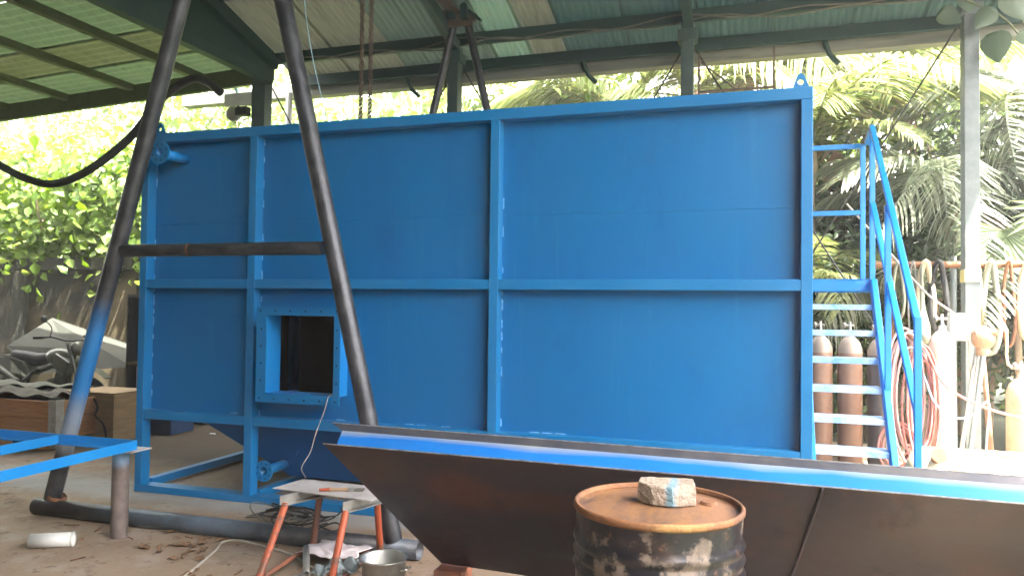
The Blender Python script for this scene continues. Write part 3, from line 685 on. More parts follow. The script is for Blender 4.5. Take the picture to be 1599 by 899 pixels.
m = MB(); m.lathe((dx, dy, .905), [(rd - .008, -.012), (rd + .002, -.012), (rd + .007, -.004), (rd + .007, .008), (rd + .001, .015), (rd - .007, .012), (rd - .009, -.002)], 64); m.build('rim', rust, OD)
m = MB(); m.lathe((dx, dy, .900), [(rd - .006, .001), (rd - .03, -.003), (rd - .05, .001), (.15, .003), (.0001, .003)], 64); ld = m.build('lid', lid_m, OD); recalc(ld)
m = MB(); m.lathe((dx + .17, dy + .09, .902), [(.0001, .012), (.026, .012), (.030, .004), (.032, 0)], 16, smooth=False); m.build('bung', rust, ld)
m = MB(); cx, cy = -.295, 2.80
top = [(-.095, .050), (-.100, -.010), (-.060, -.060), (.015, -.078), (.098, -.030), (.100, .050)]
bt = [(-.100, .055), (-.104, -.018), (-.050, -.070), (.020, -.084), (.104, -.036), (.102, .055)]
zt = [.078, .075, .068, .071, .076, .080]
a = math.radians(8); ca, sa = math.cos(a), math.sin(a)
vb = [(cx + x * ca - y * sa, cy + x * sa + y * ca, .905) for x, y in bt]; vm = [(cx + x * ca - y * sa, cy + x * sa + y * ca, .905 + zz * .55) for (x, y), zz in zip(bt, zt)]
vt = [(cx + x * ca - y * sa, cy + x * sa + y * ca, .905 + zz) for (x, y), zz in zip(top, zt)]
m.add(vb + vm + vt, [tuple(reversed(range(6))), tuple(range(12, 18))] + [(r * 6 + i, r * 6 + (i + 1) % 6, (r + 1) * 6 + (i + 1) % 6, (r + 1) * 6 + i) for r in range(2) for i in range(6)])
ob = solo('concrete_block', m, conc_block, 'broken concrete block with a blue paint stain on the oil drum', 'block', bevel=.006)
sb = ob.modifiers.new('sub', 'SUBSURF'); sb.subdivision_type = 'SIMPLE'; sb.levels = sb.render_levels = 4
tx = bpy.data.textures.new('chips', 'CLOUDS'); tx.noise_scale = .035
dp = ob.modifiers.new('chips', 'DISPLACE'); dp.texture = tx; dp.strength = .006; dp.mid_level = .6

# ------------------------------------------------------------------ small orange legged work stand
W = thing('work_stand', (-2.45, 4.1, 0), 'low steel work stand with orange legs and a grey top plate', 'work stand')
m = MB(); m.prism([(-2.87, 4.10, .448), (-2.14, 4.03, .448), (-2.12, 4.36, .448), (-2.83, 4.38, .448)], (0, 0, .005)); m.build('top_plate', plate_m, W)
for (a, b, mm) in (((-2.70, 3.99, .392), (-2.62, 3.58, 0), orange_m), ((-2.27, 3.96, .392), (-2.17, 3.60, 0), orange_m), ((-2.60, 4.21, .392), (-2.70, 4.29, 0), brown_leg), ((-2.19, 4.20, .392), (-2.22, 4.32, 0), orange_m)):
    m = MB(); m.tube([a, b], .021, 14); m.build('leg', mm, W)
for x in (-2.70, -2.27):
    m = MB(); m.bar((x - .02, 3.96, .420), (x + .10, 4.32, .420), .005, .056); m.bar((x + .005, 3.96, .395), (x + .125, 4.32, .395), .05, .005); m.build('angle_bracket', galv, W)
for p, q in (((-2.69, 4.27, .07), (-2.20, 4.25, .07)), ((-2.64, 3.66, .07), (-2.21, 3.66, .07)), ((-2.68, 4.24, .07), (-2.62, 3.68, .07)), ((-2.23, 4.24, .07), (-2.19, 3.70, .07))):
    m = MB(); m.tube([p, q], .015, 10); m.build('stretcher', brown_leg, W)
# brush on the plate
t = thing('paint_brush', (-2.45, 4.2, .453), 'paint brush with an orange tipped handle on the grey plate', 'brush')
m = MB(); m.tube([(-2.548, 4.12, .463), (-2.49, 4.145, .465)], [.008, .011], 10); m.build('handle_tip', orange_m, t)
m = MB(); m.tube([(-2.49, 4.145, .465), (-2.42, 4.175, .464), (-2.385, 4.19, .464)], [.010, .009, .014], 10); m.build('handle', brush_wood, t)
m = MB(); m.bar((-2.385, 4.19, .464), (-2.35, 4.205, .463), .040, .016); m.build('ferrule', galv, t)
m = MB(); m.prism([(-2.35, 4.222, .456), (-2.342, 4.185, .456), (-2.29, 4.205, .456), (-2.30, 4.245, .456)], (0, 0, .012)); m.build('bristles', cable_g, t)
# rag, pot, offcut, bag
def rag(x0, x1, y0, y1, z, amp, name, mm, lab, cat, nx=26, ny=16, ph=0., sag=None):
    m = MB(); v = []
    for j in range(ny + 1):
        for i in range(nx + 1):
            u, q = i / nx, j / ny; e = .02 * math.sin(9 * q + ph)
            x = x0 + (x1 - x0) * u + e; y = y0 + (y1 - y0) * q + .02 * math.sin(7 * u + ph)
            zz = z + amp * (.5 + .5 * math.sin(11 * u + 5 * q + ph) * math.cos(8 * q - 3 * u + ph)) + amp * .4 * math.sin(23 * u + 13 * q)
            if sag: zz += sag(u, q)
            v.append((x, y, zz))
    m.add(v, [(j * (nx + 1) + i, j * (nx + 1) + i + 1, (j + 1) * (nx + 1) + i + 1, (j + 1) * (nx + 1) + i) for j in range(ny) for i in range(nx)], True)
    o = solo(name, m, mm, lab, cat); s = o.modifiers.new('thick', 'SOLIDIFY'); s.thickness = .004; s.offset = 1
    return o
rag(-2.64, -2.27, 4.02, 4.29, .09, .010, 'rag', cloth_m, 'stained white rag spread over the lower bars of the work stand', 'rag')
rag(-2.36, -2.16, 3.70, 3.98, .085, .045, 'plastic_bag', bag_m, 'crumpled grey plastic bag under the work stand', 'bag', ph=2.)
solo('pipe_offcut', MB().pipe((-2.62, 4.10, .107), (-2.36, 3.70, .107), .020, .003, 14), galv, 'short grey pipe offcut lying on the stand stretchers', 'pipe')
solo('rusty_strip', MB().bar((-2.64, 3.74, .009), (-2.44, 4.10, .009), .03, .01), galv, 'thin flat steel strip lying on the floor under the stand', 'steel strip')
PT = thing('cooking_pot', (-1.955, 3.84, 0), 'dented aluminium cooking pot beside the orange legs', 'pot')
m = MB(); m.lathe((-1.955, 3.84, 0), [(.0001, .0), (.105, .0), (.118, .012), (.122, .19), (.136, .200), (.138, .206), (.132, .208), (.119, .203), (.115, .02), (.0001, .010)], 40); m.build('body', alu, PT)
for s in (-1, 1):
    m = MB(); m.tube(smooth_path([(-1.955 + s * .122, 3.81, .15), (-1.955 + s * .150, 3.815, .158), (-1.955 + s * .155, 3.84, .160), (-1.955 + s * .150, 3.865, .158), (-1.955 + s * .122, 3.87, .15)], 4), .005, 8); m.build('handle', alu, PT)
# cables on the floor
def coil(cx, cy, n, r, rr, mm, lab, name='cable_coil', z=.012, cat='cable'):
    pts = []; ph = random.uniform(0, 6)
    for k in range(n * 14):
        t = k / 14 * 2 * math.pi; q = r * (1 + .25 * math.sin(t * .37 + ph)); pts.append((cx + q * math.cos(t) + .08 * math.sin(t * .21), cy + .75 * q * math.sin(t) + .05 * math.cos(t * .3), z + .035 * (.5 + .5 * math.sin(t * 1.7 + ph)) + .10 * max(0, math.sin(t * .5 + ph)) ** 3))
    solo(name, MB().tube(smooth_path(pts, 2), rr, 6), mm, lab, cat)
coil(-3.28, 4.92, 6, .17, .007, cable_b, 'black cable coil on the floor in front of the tank')
coil(-3.42, 4.86, 3, .16, .005, cable_g, 'thin grey cable loops lying over the black coil', 'cable_loop')
coil(-2.95, 4.80, 3, .10, .006, cable_b, 'small black cable loops behind the work stand', 'cable_loop')
solo('white_cable', MB().tube(smooth_path([(-3.05, 3.2, .008), (-3.14, 3.60, .008), (-3.30, 4.10, .008), (-3.38, 4.28, .008), (-3.30, 4.345, .010), (-3.08, 4.30, .010), (-2.80, 4.22, .008), (-2.62, 4.10, .008), (-2.45, 4.02, .008)], 8), .008, 8), cable_w, 'dirty white cable bending across the floor to the work stand', 'cable')

# ------------------------------------------------------------------ left foreground: post, angle frame, tin
PP = thing('pipe_post', (-4.13, 4.16, 0), 'short upright steel pipe post carrying the blue frame corner', 'post')
pp_m = mat('post_steel', (.11, .085, .075), .55, .2, col2=(.19, .155, .14), scale=9., bump=.2, bscale=40, col3=(.30, .26, .24), scale3=30., lo3=.66, hi3=.7)
colour_band(pp_m, (.16, .38, .62), 2, .46, .58, 2, 3, .05, 9., .8)
m = MB(); m.tube([(-4.13, 4.16, 0), (-4.13, 4.16, .598)], .056, 22); m.build('shaft', pp_m, PP)
m = MB(); m.box(-4.235, -3.955, 4.07, 4.25, .598, .606); m.build('cap_plate', plate_m, PP)
m = MB(); m.tube([(-5.15, 2.55, 0), (-5.15, 2.55, .598)], .056, 18); m.box(-5.26, -5.04, 2.45, 2.65, .598, .606); solo('pipe_post', m, pp_m, 'second steel pipe post under the far corner of the blue frame', 'post')
m = MB(); m.tube([(-3.99, 2.3, 0), (-3.99, 2.3, .598)], .056, 18); m.box(-4.1, -3.90, 2.2, 2.4, .598, .606); solo('pipe_post', m, pp_m, 'third steel pipe post under the near corner of the blue frame', 'post')
AF = thing('angle_frame', (-4.6, 3.2, .606), 'bright blue angle iron frame lying on pipe posts at lower left', 'steel frame')
zf = .606; hh = .062
xa, xb, yb = -4.00, -5.35, 4.16
def angle(p, q, side):                              # an L section: upright leg and flat leg
    m = MB(); p = Vector(p); q = Vector(q); n = Vector(side)
    m.bar(p + Vector((0, 0, hh / 2)), q + Vector((0, 0, hh / 2)), .006, hh); m.bar(p + n * .031 + Vector((0, 0, .003)), q + n * .031 + Vector((0, 0, .003)), .055, .006)
    return m.build('side_bar', blue_bright, AF)
angle((xa, yb, zf), (xb, yb, zf), (0, -1, 0)); angle((xa, yb, zf), (xa + .10, 2.2, zf), (-1, 0, 0))
angle((xb, yb, zf), (xb + .10, 2.2, zf), (1, 0, 0)); angle((xa + .1, 2.2, zf), (xb + .1, 2.2, zf), (0, 1, 0))
angle((-4.66, yb - .03, zf), (-4.60, 2.25, zf), (-1, 0, 0)); angle((xa + .04, 3.14, zf), (xb + .05, 3.14, zf), (0, -1, 0))
m = MB(); m.pipe((-4.475, 3.775, .047), (-4.25, 3.90, .047), .046, .003, 24); m.lathe((-4.475, 3.775, .047), [(.0001, .004), (.046, .004)], 24, (.874, .486, 0), False); m.lathe((-4.25, 3.90, .047), [(.046, -.006), (.049, -.003), (.049, .003), (.046, .006)], 24, (.874, .486, 0)); solo('white_tin', m, white_pl, 'white plastic tin lying on its side on the floor', 'tin')
# dry leaves and crumbs of litter
for k in range(34):
    if k < 14: x, y = random.gauss(-3.60, .12), random.gauss(4.02, .07)
    else: x, y = random.choice([(-3.8, 4.28), (-4.0, 4.6), (-3.1, 3.72), (-4.4, 4.1), (-3.5, 4.22), (-4.9, 5.0)]); x += random.uniform(-.15, .15); y += random.uniform(-.12, .12)
    s = random.uniform(.025, .06); a = random.uniform(0, 6.28); m = MB()
    pts = [(-s, 0, .004), (-.3 * s, .45 * s, .02), (.4 * s, .35 * s, .012), (s, 0, .016), (.3 * s, -.45 * s, .006), (-.4 * s, -.35 * s, .022)]
    m.add([(x + p * math.cos(a) - q * math.sin(a), y + p * math.sin(a) + q * math.cos(a), z) for p, q, z in pts], [(0, 1, 2, 5), (2, 3, 4, 5)])
    solo('dry_leaf', m, dryleaf_m, 'small curled dry leaf lying on the dirty floor', 'leaf', 'dry leaves on the floor')

for k in range(18):
    x, y, a = random.uniform(-4.9, -2.9), random.uniform(3.7, 5.05), random.uniform(0, 3.14); l = random.uniform(.025, .06)
    solo('rod_stub', MB().tube([(x - l * math.cos(a), y - l * math.sin(a), .0045), (x + l * math.cos(a), y + l * math.sin(a), .0045)], .004, 6), rust, 'short burnt welding rod stub lying on the workshop floor', 'rod stub', 'welding rod stubs on the floor')
# ------------------------------------------------------------------ left background
WL = thing('block_wall', (-11.5, 9.7, 0), 'mouldy rendered wall with a dark mossy coping behind the motorcycle', 'wall')
m = MB(); m.box(-18, -8.9, 9.65, 9.85, -.1, 2.12); m.build('wall_face', blockwall, WL)
m = MB(); m.box(-18, -8.88, 9.60, 9.90, 2.12, 2.34); m.build('coping', blockcap, WL, .02)
for x in (-17, -14.3, -11.75, -9.15):
    m = MB(); m.box(x - .14, x + .14, 9.56, 9.65, 0, 2.12); m.build('pier', blockcap, WL, .02)
m = MB(); m.prism([(-10.42, 9.05, 1.34), (-10.72, 8.55, .92), (-10.0, 8.5, .55), (-8.40, 8.62, .70), (-8.42, 9.0, .86)], (0, .02, .02)); o = solo('grey_board', m, board_m, 'grey sheet board leaning behind the motorcycle', 'board'); recalc(o)
# motorcycle
MC = thing('motorcycle', (-9.2, 8.0, 0), 'silver trail motorcycle parked under the lean-to roof', 'motorcycle')
def wheel(x):
    m = MB(); m.lathe((x, 8.0, .30), [(.225, -.045), (.285, -.05), (.30, -.025), (.305, 0), (.30, .025), (.285, .05), (.225, .045), (.225, -.045)], 32, (0, 1, 0)); ty = m.build('wheel', blk, MC)
    m = MB(); m.lathe((x, 8.0, .30), [(.205, -.02), (.228, -.03), (.228, .03), (.205, .02), (.205, -.02)], 32, (0, 1, 0)); m.lathe((x, 8.0, .30), [(.0001, -.06), (.04, -.06), (.05, 0), (.04, .06), (.0001, .06)], 14, (0, 1, 0))
    for k in range(16):
        t = k * math.pi / 8; m.tube([(x + .03 * math.cos(t), 8.0 + (.03 if k % 2 else -.03), .30 + .03 * math.sin(t)), (x + .21 * math.cos(t + .3), 8.0, .30 + .21 * math.sin(t + .3))], .003, 4)
    m.build('rim', moto_metal, ty)
wheel(-9.86); wheel(-8.52)
m = MB(); m.tube(smooth_path([(-8.80, 8, .98), (-9.0, 8, .80), (-9.35, 8, .66), (-9.55, 8, .62), (-9.62, 8, .40)], 4), .028, 10)
m.tube([(-8.80, 8, .95), (-8.86, 8, .45), (-9.05, 8, .28), (-9.5, 8, .30)], .025, 10); m.tube([(-9.5, 8.09, .32), (-9.86, 8.09, .30)], .022, 8); m.tube([(-9.5, 7.91, .32), (-9.86, 7.91, .30)], .022, 8)
m.tube([(-9.35, 7.88, .66), (-9.75, 7.88, .38)], .022, 8); m.build('frame', moto_metal, MC)
m = MB(); m.ball((-9.12, 8, .42), .17, .13, .15, 14, 9); m.box(-9.28, -8.98, 7.86, 8.14, .28, .42); m.bar((-9.02, 8, .45), (-8.94, 8, .66), .16, .16); m.build('engine', moto_metal, MC, .02)
m = MB(); m.ball((-9.02, 8, .86), .24, .13, .12, 16, 10); m.build('fuel_tank', silver_pl, MC)
m = MB(); m.prism([(-8.98, 7.86, .92), (-8.72, 7.86, .80), (-8.80, 7.86, .62), (-9.05, 7.88, .72)], (0, .28, 0)); m.build('shroud', silver_pl, MC, .02)
m = MB(); v = smooth_path([(-9.86, 8, .86), (-9.65, 8, .83), (-9.42, 8, .81), (-9.22, 8, .84), (-9.12, 8, .90)], 5); m.tube(v, [.05 + .045 * math.sin(math.pi * min(1, .15 + i / len(v))) for i in range(len(v))], 12); m.build('seat', blk, MC)
m = MB(); m.prism([(-9.95, 7.92, .86), (-9.55, 7.88, .78), (-9.40, 7.88, .60), (-9.56, 7.90, .60), (-9.80, 7.92, .76)], (0, .17, 0)); m.build('side_panel', silver_pl, MC, .02)
m = MB(); pts = smooth_path([(-9.62, 8, .80), (-9.85, 8, .84), (-10.05, 8, .85), (-10.28, 8, .80)], 5)
for i in range(len(pts) - 1): m.bar(pts[i], pts[i + 1] + (pts[i + 1] - pts[i]) * .1, .17 - .05 * i / len(pts), .022)
m.build('rear_fender', silver_pl, MC, .006)
m = MB(); m.tube(smooth_path([(-9.1, 7.86, .36), (-9.3, 7.84, .30), (-9.55, 7.84, .46), (-9.85, 7.85, .62)], 6), .03, 10); m.tube([(-9.62, 7.85, .50), (-10.02, 7.86, .70)], .05, 12); m.build('exhaust', moto_metal, MC)
for s in (-1, 1):
    m = MB(); m.tube([(-8.80, 8 + s * .09, 1.04), (-8.52, 8 + s * .09, .30)], .026, 10); m.build('fork', moto_metal, MC)
m = MB(); m.tube(smooth_path([(-9.0, 7.62, 1.13), (-8.86, 7.72, 1.14), (-8.80, 7.86, 1.09), (-8.80, 8.14, 1.09), (-8.86, 8.28, 1.14), (-9.0, 8.38, 1.13)], 5), .013, 8); hbm = m.build('handlebar', blk, MC)
for y in (7.60, 8.40):
    m = MB(); m.tube([(-9.05, y, 1.13), (-8.93, y + (.05 if y < 8 else -.05), 1.135)], .020, 10); m.build('grip', blk, hbm)
for y in (7.68, 8.32):
    m = MB(); m.tube(smooth_path([(-8.86, y, 1.13), (-8.83, y, 1.26), (-8.86, y + (-.07 if y < 8 else .07), 1.36)], 4), .007, 6); m.lathe((-8.86, y + (-.09 if y < 8 else .09), 1.38), [(.0001, -.01), (.045, -.01), (.05, .005), (.04, .02), (.0001, .02)], 14, (-1, 0, 0)); m.build('mirror', blk, hbm)
m = MB(); m.lathe((-8.72, 8, .98), [(.0001, -.10), (.08, -.08), (.10, 0), (.085, .03), (.0001, .035)], 18, (1, 0, 0)); m.build('headlight', silver_pl, MC)
m = MB(); pts = smooth_path([(-8.90, 8, .60), (-8.66, 8, .70), (-8.40, 8, .70), (-8.20, 8, .60)], 4)
for i in range(len(pts) - 1): m.bar(pts[i], pts[i + 1] + (pts[i + 1] - pts[i]) * .1, .13, .016)
m.build('front_fender', silver_pl, MC, .005)
# pallet crate and plywood box
CR = thing('pallet_crate', (-7.9, 6.7, 0), 'brown wooden pallet crate with a metal corner strap', 'crate')
m = MB()
for z0, z1 in ((.135, .33), (.336, .52)): m.box(-8.75, -7.24, 6.34, 6.36, z0, z1)
for z0, z1 in ((.135, .33), (.336, .52)): m.box(-8.75, -7.24, 7.18, 7.20, z0, z1); m.box(-8.75, -8.73, 6.36, 7.18, z0, z1); m.box(-7.26, -7.24, 6.36, 7.18, z0, z1)
m.build('side_boards', wood_m, CR, .003)
m = MB(); m.box(-8.78, -7.22, 6.32, 7.22, .105, .130); m.build('pallet_deck', wood_m, CR, .003)
for x in (-8.7, -8.0, -7.36):
    for y in (6.36, 6.72, 7.1):
        m = MB(); m.box(x - .06, x + .10, y - .04, y + .06, .0, .105); m.build('pallet_block', wood_m, CR, .004)
m = MB(); m.box(-7.29, -7.18, 6.325, 6.337, .02, .535); m.box(-7.215, -7.205, 6.337, 6.45, .02, .535); m.build('corner_strap', galv, CR)
m = MB(); m.box(-8.72, -7.27, 6.37, 7.17, .42, .44); m.build('filling', black_box, CR)
m = MB(); m.box(-7.14, -6.98, 6.90, 7.5, 0, .01); m.box(-7.70, -6.975, 6.90, 6.92, .01, .545); m.box(-6.995, -6.975, 6.92, 7.45, .01, .545); m.box(-7.70, -6.975, 6.90, 7.45, .55, .565); m.box(-7.70, -7.68, 6.92, 7.45, .01, .545)
solo('plywood_box', m, ply_m, 'pale plywood box with a dark cord hanging on its side', 'box', bevel=.003)
solo('knotted_rope', MB().tube(smooth_path([(-7.25, 6.88, .50), (-7.18, 6.87, .40), (-7.22, 6.88, .30), (-7.10, 6.87, .22), (-7.06, 6.88, .08), (-7.10, 6.87, .02)], 5), .012, 6), blk, 'knotted dark cord hanging down the plywood box', 'cord')
rag(-8.9, -7.40, 6.40, 7.05, .53, .05, 'old_blanket', dark_cloth, 'dark crumpled blanket heaped on the wooden crate', 'blanket', ph=1.)
rag(-9.6, -7.9, 6.95, 7.70, .555, .05, 'pale_tarpaulin', old_tarp, 'pale tarpaulin bunched beneath the motorcycle', 'tarpaulin', ph=3., sag=lambda u, q: -.5 * max(0, q - .5))
m = MB(); m.box(-9.9, -8.80, 7.1, 7.6, 0, .50); solo('dark_crate', m, black_box, 'dark box under the pale tarpaulin', 'box', bevel=.01)
# dark cabinet with things on it, right of the motorcycle
HB = thing('dark_cabinet', (-7.5, 8.6, 0), 'dark open shelf cabinet against the wall left of the tank', 'cabinet')
m = MB(); m.box(-8.2, -6.9, 8.95, 9.0, 0, 1.72); m.build('back_panel', black_box, HB)
for z in (.04, .78, 1.70):
    m = MB(); m.box(-8.2, -6.9, 8.3, 8.95, z - .02, z + .02); m.build('shelf', black_box if z != .78 else ply_m, HB)
for x in (-8.2, -6.92):
    m = MB(); m.box(x, x + .03, 8.3, 8.95, .06, 1.68); m.build('side_panel', black_box, HB)
m = MB(); m.bar((-7.9, 8.20, .05), (-7.9, 8.20, .75), .02, .02); m.bar((-7.88, 8.20, .45), (-7.0, 8.20, .45), .02, .02); solo('steel_stand', m, red_m, 'thin red steel frame in front of the dark cabinet', 'frame')
m = MB(); m.ball((-7.35, 8.5, 1.54), .22, .14, .14, 14, 8, .06); solo('brown_sack', m, rust, 'brown sack on the upper shelf of the dark cabinet', 'sack', origin=(-7.35, 8.5, 1.39))
solo('thin_rope', MB().tube(smooth_path([(-7.2, 8.28, 1.5), (-7.28, 8.25, 1.2), (-7.22, 8.25, .95), (-7.12, 8.27, .85)], 5), .008, 6), cable_w, 'thin pale cord dangling in front of the dark cabinet', 'cord')
for k in range(5):
    pass
coil(-7.05, 7.75, 5, .16, .014, blue_hose, 'pale green rope heaped beside the plywood box', 'rope_heap', .30, 'rope')
m = MB(); m.box(-7.35, -6.75, 7.55, 7.95, 0, .29); solo('blue_bin', m, tarp_blue, 'dark blue bin under the heaped rope', 'bin', bevel=.01)
# low dark blue tarpaulin and timber behind the tank, seen through the open frame
rag(-8.4, -5.7, 8.72, 9.35, .05, .06, 'blue_tarpaulin', tarp_blue, 'dark blue tarpaulin over a low heap behind the tank', 'tarpaulin', ph=.7, sag=lambda u, q: .55 * math.sin(math.pi * q * .9) * (1 - .3 * u))
m = MB(); m.bar((-8.1, 8.60, .06), (-5.9, 8.70, .12), .10, .07); solo('timber_plank', m, brown_leg, 'old brown timber plank on the floor behind the tank', 'plank')
for (x, y) in ((-6.3, 7.75), (-6.1, 7.9)):
    m = MB(); m.ball((x, y, .012), .05, .03, .014, 8, 5, .1); solo('paper_scrap', m, white_pl, 'small white scrap on the floor under the tank, ' + ('nearer' if y < 7.8 else 'farther'), 'litter')

# ------------------------------------------------------------------ right background: gas cylinders and clutter
def cylinder(x, y, z1, r, mm, lab):
    t = thing('gas_cylinder', (x, y, -.01), lab, 'gas cylinder', 'gas cylinders behind the stairs')
    m = MB(); m.lathe((x, y, -.01), [(.0001, 0), (r * .9, 0), (r, .02), (r, z1 - .20)], 28); m.build('body', mm, t)
    m = MB(); m.lathe((x, y, -.01), [(r + .001, z1 - .205), (r * .97, z1 - .16), (r * .8, z1 - .10), (r * .5, z1 - .06), (.035, z1 - .045), (.030, z1)], 28); m.build('shoulder', shoulder_m if mm in (cyl_brown, cyl_grey) else mm, t)
    m = MB(); m.lathe((x, y, -.01), [(.0001, z1 + .10), (.012, z1 + .10), (.016, z1 + .02), (.022, z1), (.022, z1 - .01)], 12); m.tube([(x - .05, y, z1 + .05), (x + .04, y, z1 + .05)], .012, 8); m.lathe((x - .05, y, z1 + .05), [(.0001, -.01), (.03, -.01), (.03, .01), (.0001, .01)], 12, (1, 0, 0)); m.build('valve', galv, t)
    return t
cylinder(.640, 8.02, 1.42, .112, cyl_brown, 'brown gas cylinder half hidden by the tank corner')
cylinder(.905, 8.00, 1.42, .112, cyl_brown, 'brown gas cylinder with a silver shoulder seen between the stair treads')
cylinder(1.17, 8.05, 1.40, .105, cyl_grey, 'dark grey gas cylinder behind the stair stringer')
cylinder(1.615, 7.60, 1.50, .103, cyl_white, 'sunlit chalky white gas cylinder left of the taped column')
cylinder(2.225, 7.60, 1.10, .115, cyl_orange, 'shorter orange brown gas cylinder at the right edge')
cylinder(2.62, 7.85, 1.40, .11, cyl_white, 'pale gas cylinder farthest to the right')
# pipe rack with hanging hoses and slings
PR = thing('pipe_rack', (2.2, 8.95, 0), 'rusty horizontal pipe rack hung with hoses behind the stairs', 'rack')
m = MB(); m.tube([(1.25, 8.95, 2.11), (3.9, 8.95, 2.11)], .035, 12); m.build('crossbar', rust, PR)
for x in (1.42, 2.02, 3.8):
    m = MB(); m.tube([(x, 8.99, 0), (x, 8.99, 2.2)], .03, 10); m.build('upright', rust if x != 2.02 else col_green, PR)
def loop(x, w2, h, rr, mm, name, lab, cat, y=8.90, flat=1.):
    pts = []
    for k in range(24):
        t = 2 * math.pi * k / 24; s = math.sin(t)
        pts.append((x + w2 * math.cos(t) * (1 - .35 * s), y + .02 * math.sin(3 * t), 2.145 - h / 2 + h / 2 * s - .0))
    solo(name, MB().tube(pts, rr, 8, closed=True), mm, lab, cat, 'things hung on the pipe rack')
loop(1.48, .05, .62, .016, pale_cloth, 'hanging_sling', 'narrow pale sling hanging at the left end of the pipe rack', 'sling')
loop(1.62, .045, .82, .010, galv, 'hanging_cable', 'thin steel cable loop on the rack with a clamp at its foot', 'cable')
loop(1.74, .07, .70, .028, cream_m, 'hanging_belt', 'thick cream belt hanging above the white gas cylinder', 'belt')
loop(1.86, .075, .74, .030, blk, 'rubber_belt', 'black rubber belt hanging just left of the taped column', 'belt')
loop(2.20, .06, .80, .026, cream_m, 'hanging_belt', 'pale belt hanging just right of the taped column', 'belt')
loop(2.34, .07, .95, .030, pale_cloth, 'hanging_sling', 'wide pale sling hanging right of the taped column', 'sling')
loop(2.50, .05, .88, .018, rust, 'hanging_cable', 'rusty cable loop hanging between two pale slings', 'cable')
loop(2.68, .08, .80, .034, cream_m, 'hanging_belt', 'cream belt hanging at the right edge of the rack', 'belt')
loop(2.90, .07, .85, .03, blk, 'hanging_belt', 'black belt beyond the cream belts on the rack', 'belt')
for x, lab in ((1.70, 'pale cloth bag hung low under the rack left of the column'), (2.74, 'pale bag hung on the rack at the right edge')):
    m = MB(); m.lathe((x, 8.88, 1.42), [(.0001, -.16), (.06, -.14), (.085, -.06), (.07, .08), (.03, .24), (.012, .60), (.012, .70)], 14); solo('hanging_bag', m, pale_cloth, lab, 'bag')
m = MB(); m.bar((1.585, 8.9, 1.33), (1.665, 8.9, 1.33), .02, .02); m.bar((1.585, 8.9, 1.20), (1.665, 8.9, 1.20), .02, .02); m.bar((1.585, 8.9, 1.2), (1.61, 8.9, 1.33), .02, .02); m.bar((1.665, 8.9, 1.2), (1.64, 8.9, 1.33), .02, .02)
solo('shackle', m, galv, 'grey clamp hanging under the thin cable loop', 'clamp')
m = MB(); m.box(1.80, 1.932, 8.14, 8.26, 1.34, 1.60); solo('switch_box', m, white_pl, 'white switch box fixed to the taped column', 'box', bevel=.008)
# hose coils by the cylinders
def vcoil(cx, cy, cz, n, rx, rz, rr, mm, lab):
    pts = []
    for k in range(n * 16):
        t = 2 * math.pi * k / 16; q = 1 + .18 * math.sin(t * .31); pts.append((cx + rx * q * math.cos(t) + .03 * math.sin(t * .17), cy + .012 * k / 16 - .03 * math.sin(t * .5), cz + rz * q * math.sin(t)))
    solo('hose_coil', MB().tube(smooth_path(pts, 2), rr, 7), mm, lab, 'hose', 'welding hose coils')
vcoil(1.33, 7.55, .86, 5, .13, .52, .011, pink_m, 'pale pink hose coil hanging behind the handrail')
vcoil(1.42, 7.48, .80, 4, .11, .46, .011, red_m, 'red hose coil hanging right of the handrail post')
vcoil(1.24, 7.62, .38, 3, .14, .20, .010, red_m, 'low red hose coil on the ground beside the stairs')
m = MB(); m.tube([(1.36, 7.74, -.01), (1.36, 7.70, 1.45)], .022, 8); m.tube([(1.36, 7.70, 1.40), (1.36, 7.46, 1.36)], .014, 8); solo('hose_stand', m, rust, 'rusty post with a peg that carries the hose coils', 'stand')
solo('red_hose', MB().tube(smooth_path([(1.44, 7.44, 1.30), (1.60, 7.44, .98), (1.85, 7.42, .82), (2.15, 7.42, .73), (2.6, 7.42, .68), (3.2, 7.5, .5), (3.6, 7.6, .02)], 8), .011, 8), red_m, 'red hose strung across the white cylinder towards the right edge', 'hose')
solo('blue_hose', MB().tube(smooth_path([(1.44, 7.45, 1.05), (1.52, 7.43, .82), (1.66, 7.43, .70), (1.80, 7.43, .72), (1.93, 7.43, .84), (1.96, 7.6, .5), (1.97, 7.75, .0)], 8), .009, 8), blue_hose, 'pale blue hose sagging across the white cylinder', 'hose')
m = MB(); m.tube([(1.66, 7.40, -.01), (1.99, 7.95, 1.40)], .018, 8); solo('leaning_rod', m, galv, 'grey rod leaning against the taped column', 'rod')
m = MB(); m.tube([(1.76, 7.52, -.01), (1.985, 7.78, 1.22)], .022, 8); solo('leaning_pipe', m, col_green, 'dark pipe leaning up to the rusty vise stand', 'pipe')
VS = thing('vise_stand', (2.02, 7.85, 0), 'rusty round headed vise stand in front of the taped column', 'vise')
m = MB(); m.ball((2.0, 7.86, 1.38), .10, .09, .11, 16, 10, .04); m.lathe((2.0, 7.86, 1.22), [(.05, 0), (.06, .04), (.05, .08)], 14); m.tube([(1.93, 7.82, 1.42), (2.10, 7.82, 1.44)], .03, 10); m.build('head', vise_m, VS)
for p in ((2.06, 7.72, -.01), (1.92, 8.10, -.01), (2.12, 8.06, -.01)):
    m = MB(); m.tube([(2.0, 7.86, 1.25), p], .018, 8); m.build('leg', vise_m, VS)
solo('angled_rod', MB().tube(smooth_path([(2.10, 7.80, 1.52), (2.17, 7.80, 1.45), (2.18, 7.80, 1.15), (2.32, 7.80, 1.12)], 3), .012, 8), cream_m, 'thin bent cream rod beside the rusty vise', 'rod', origin=(2.18, 7.8, 1.1))
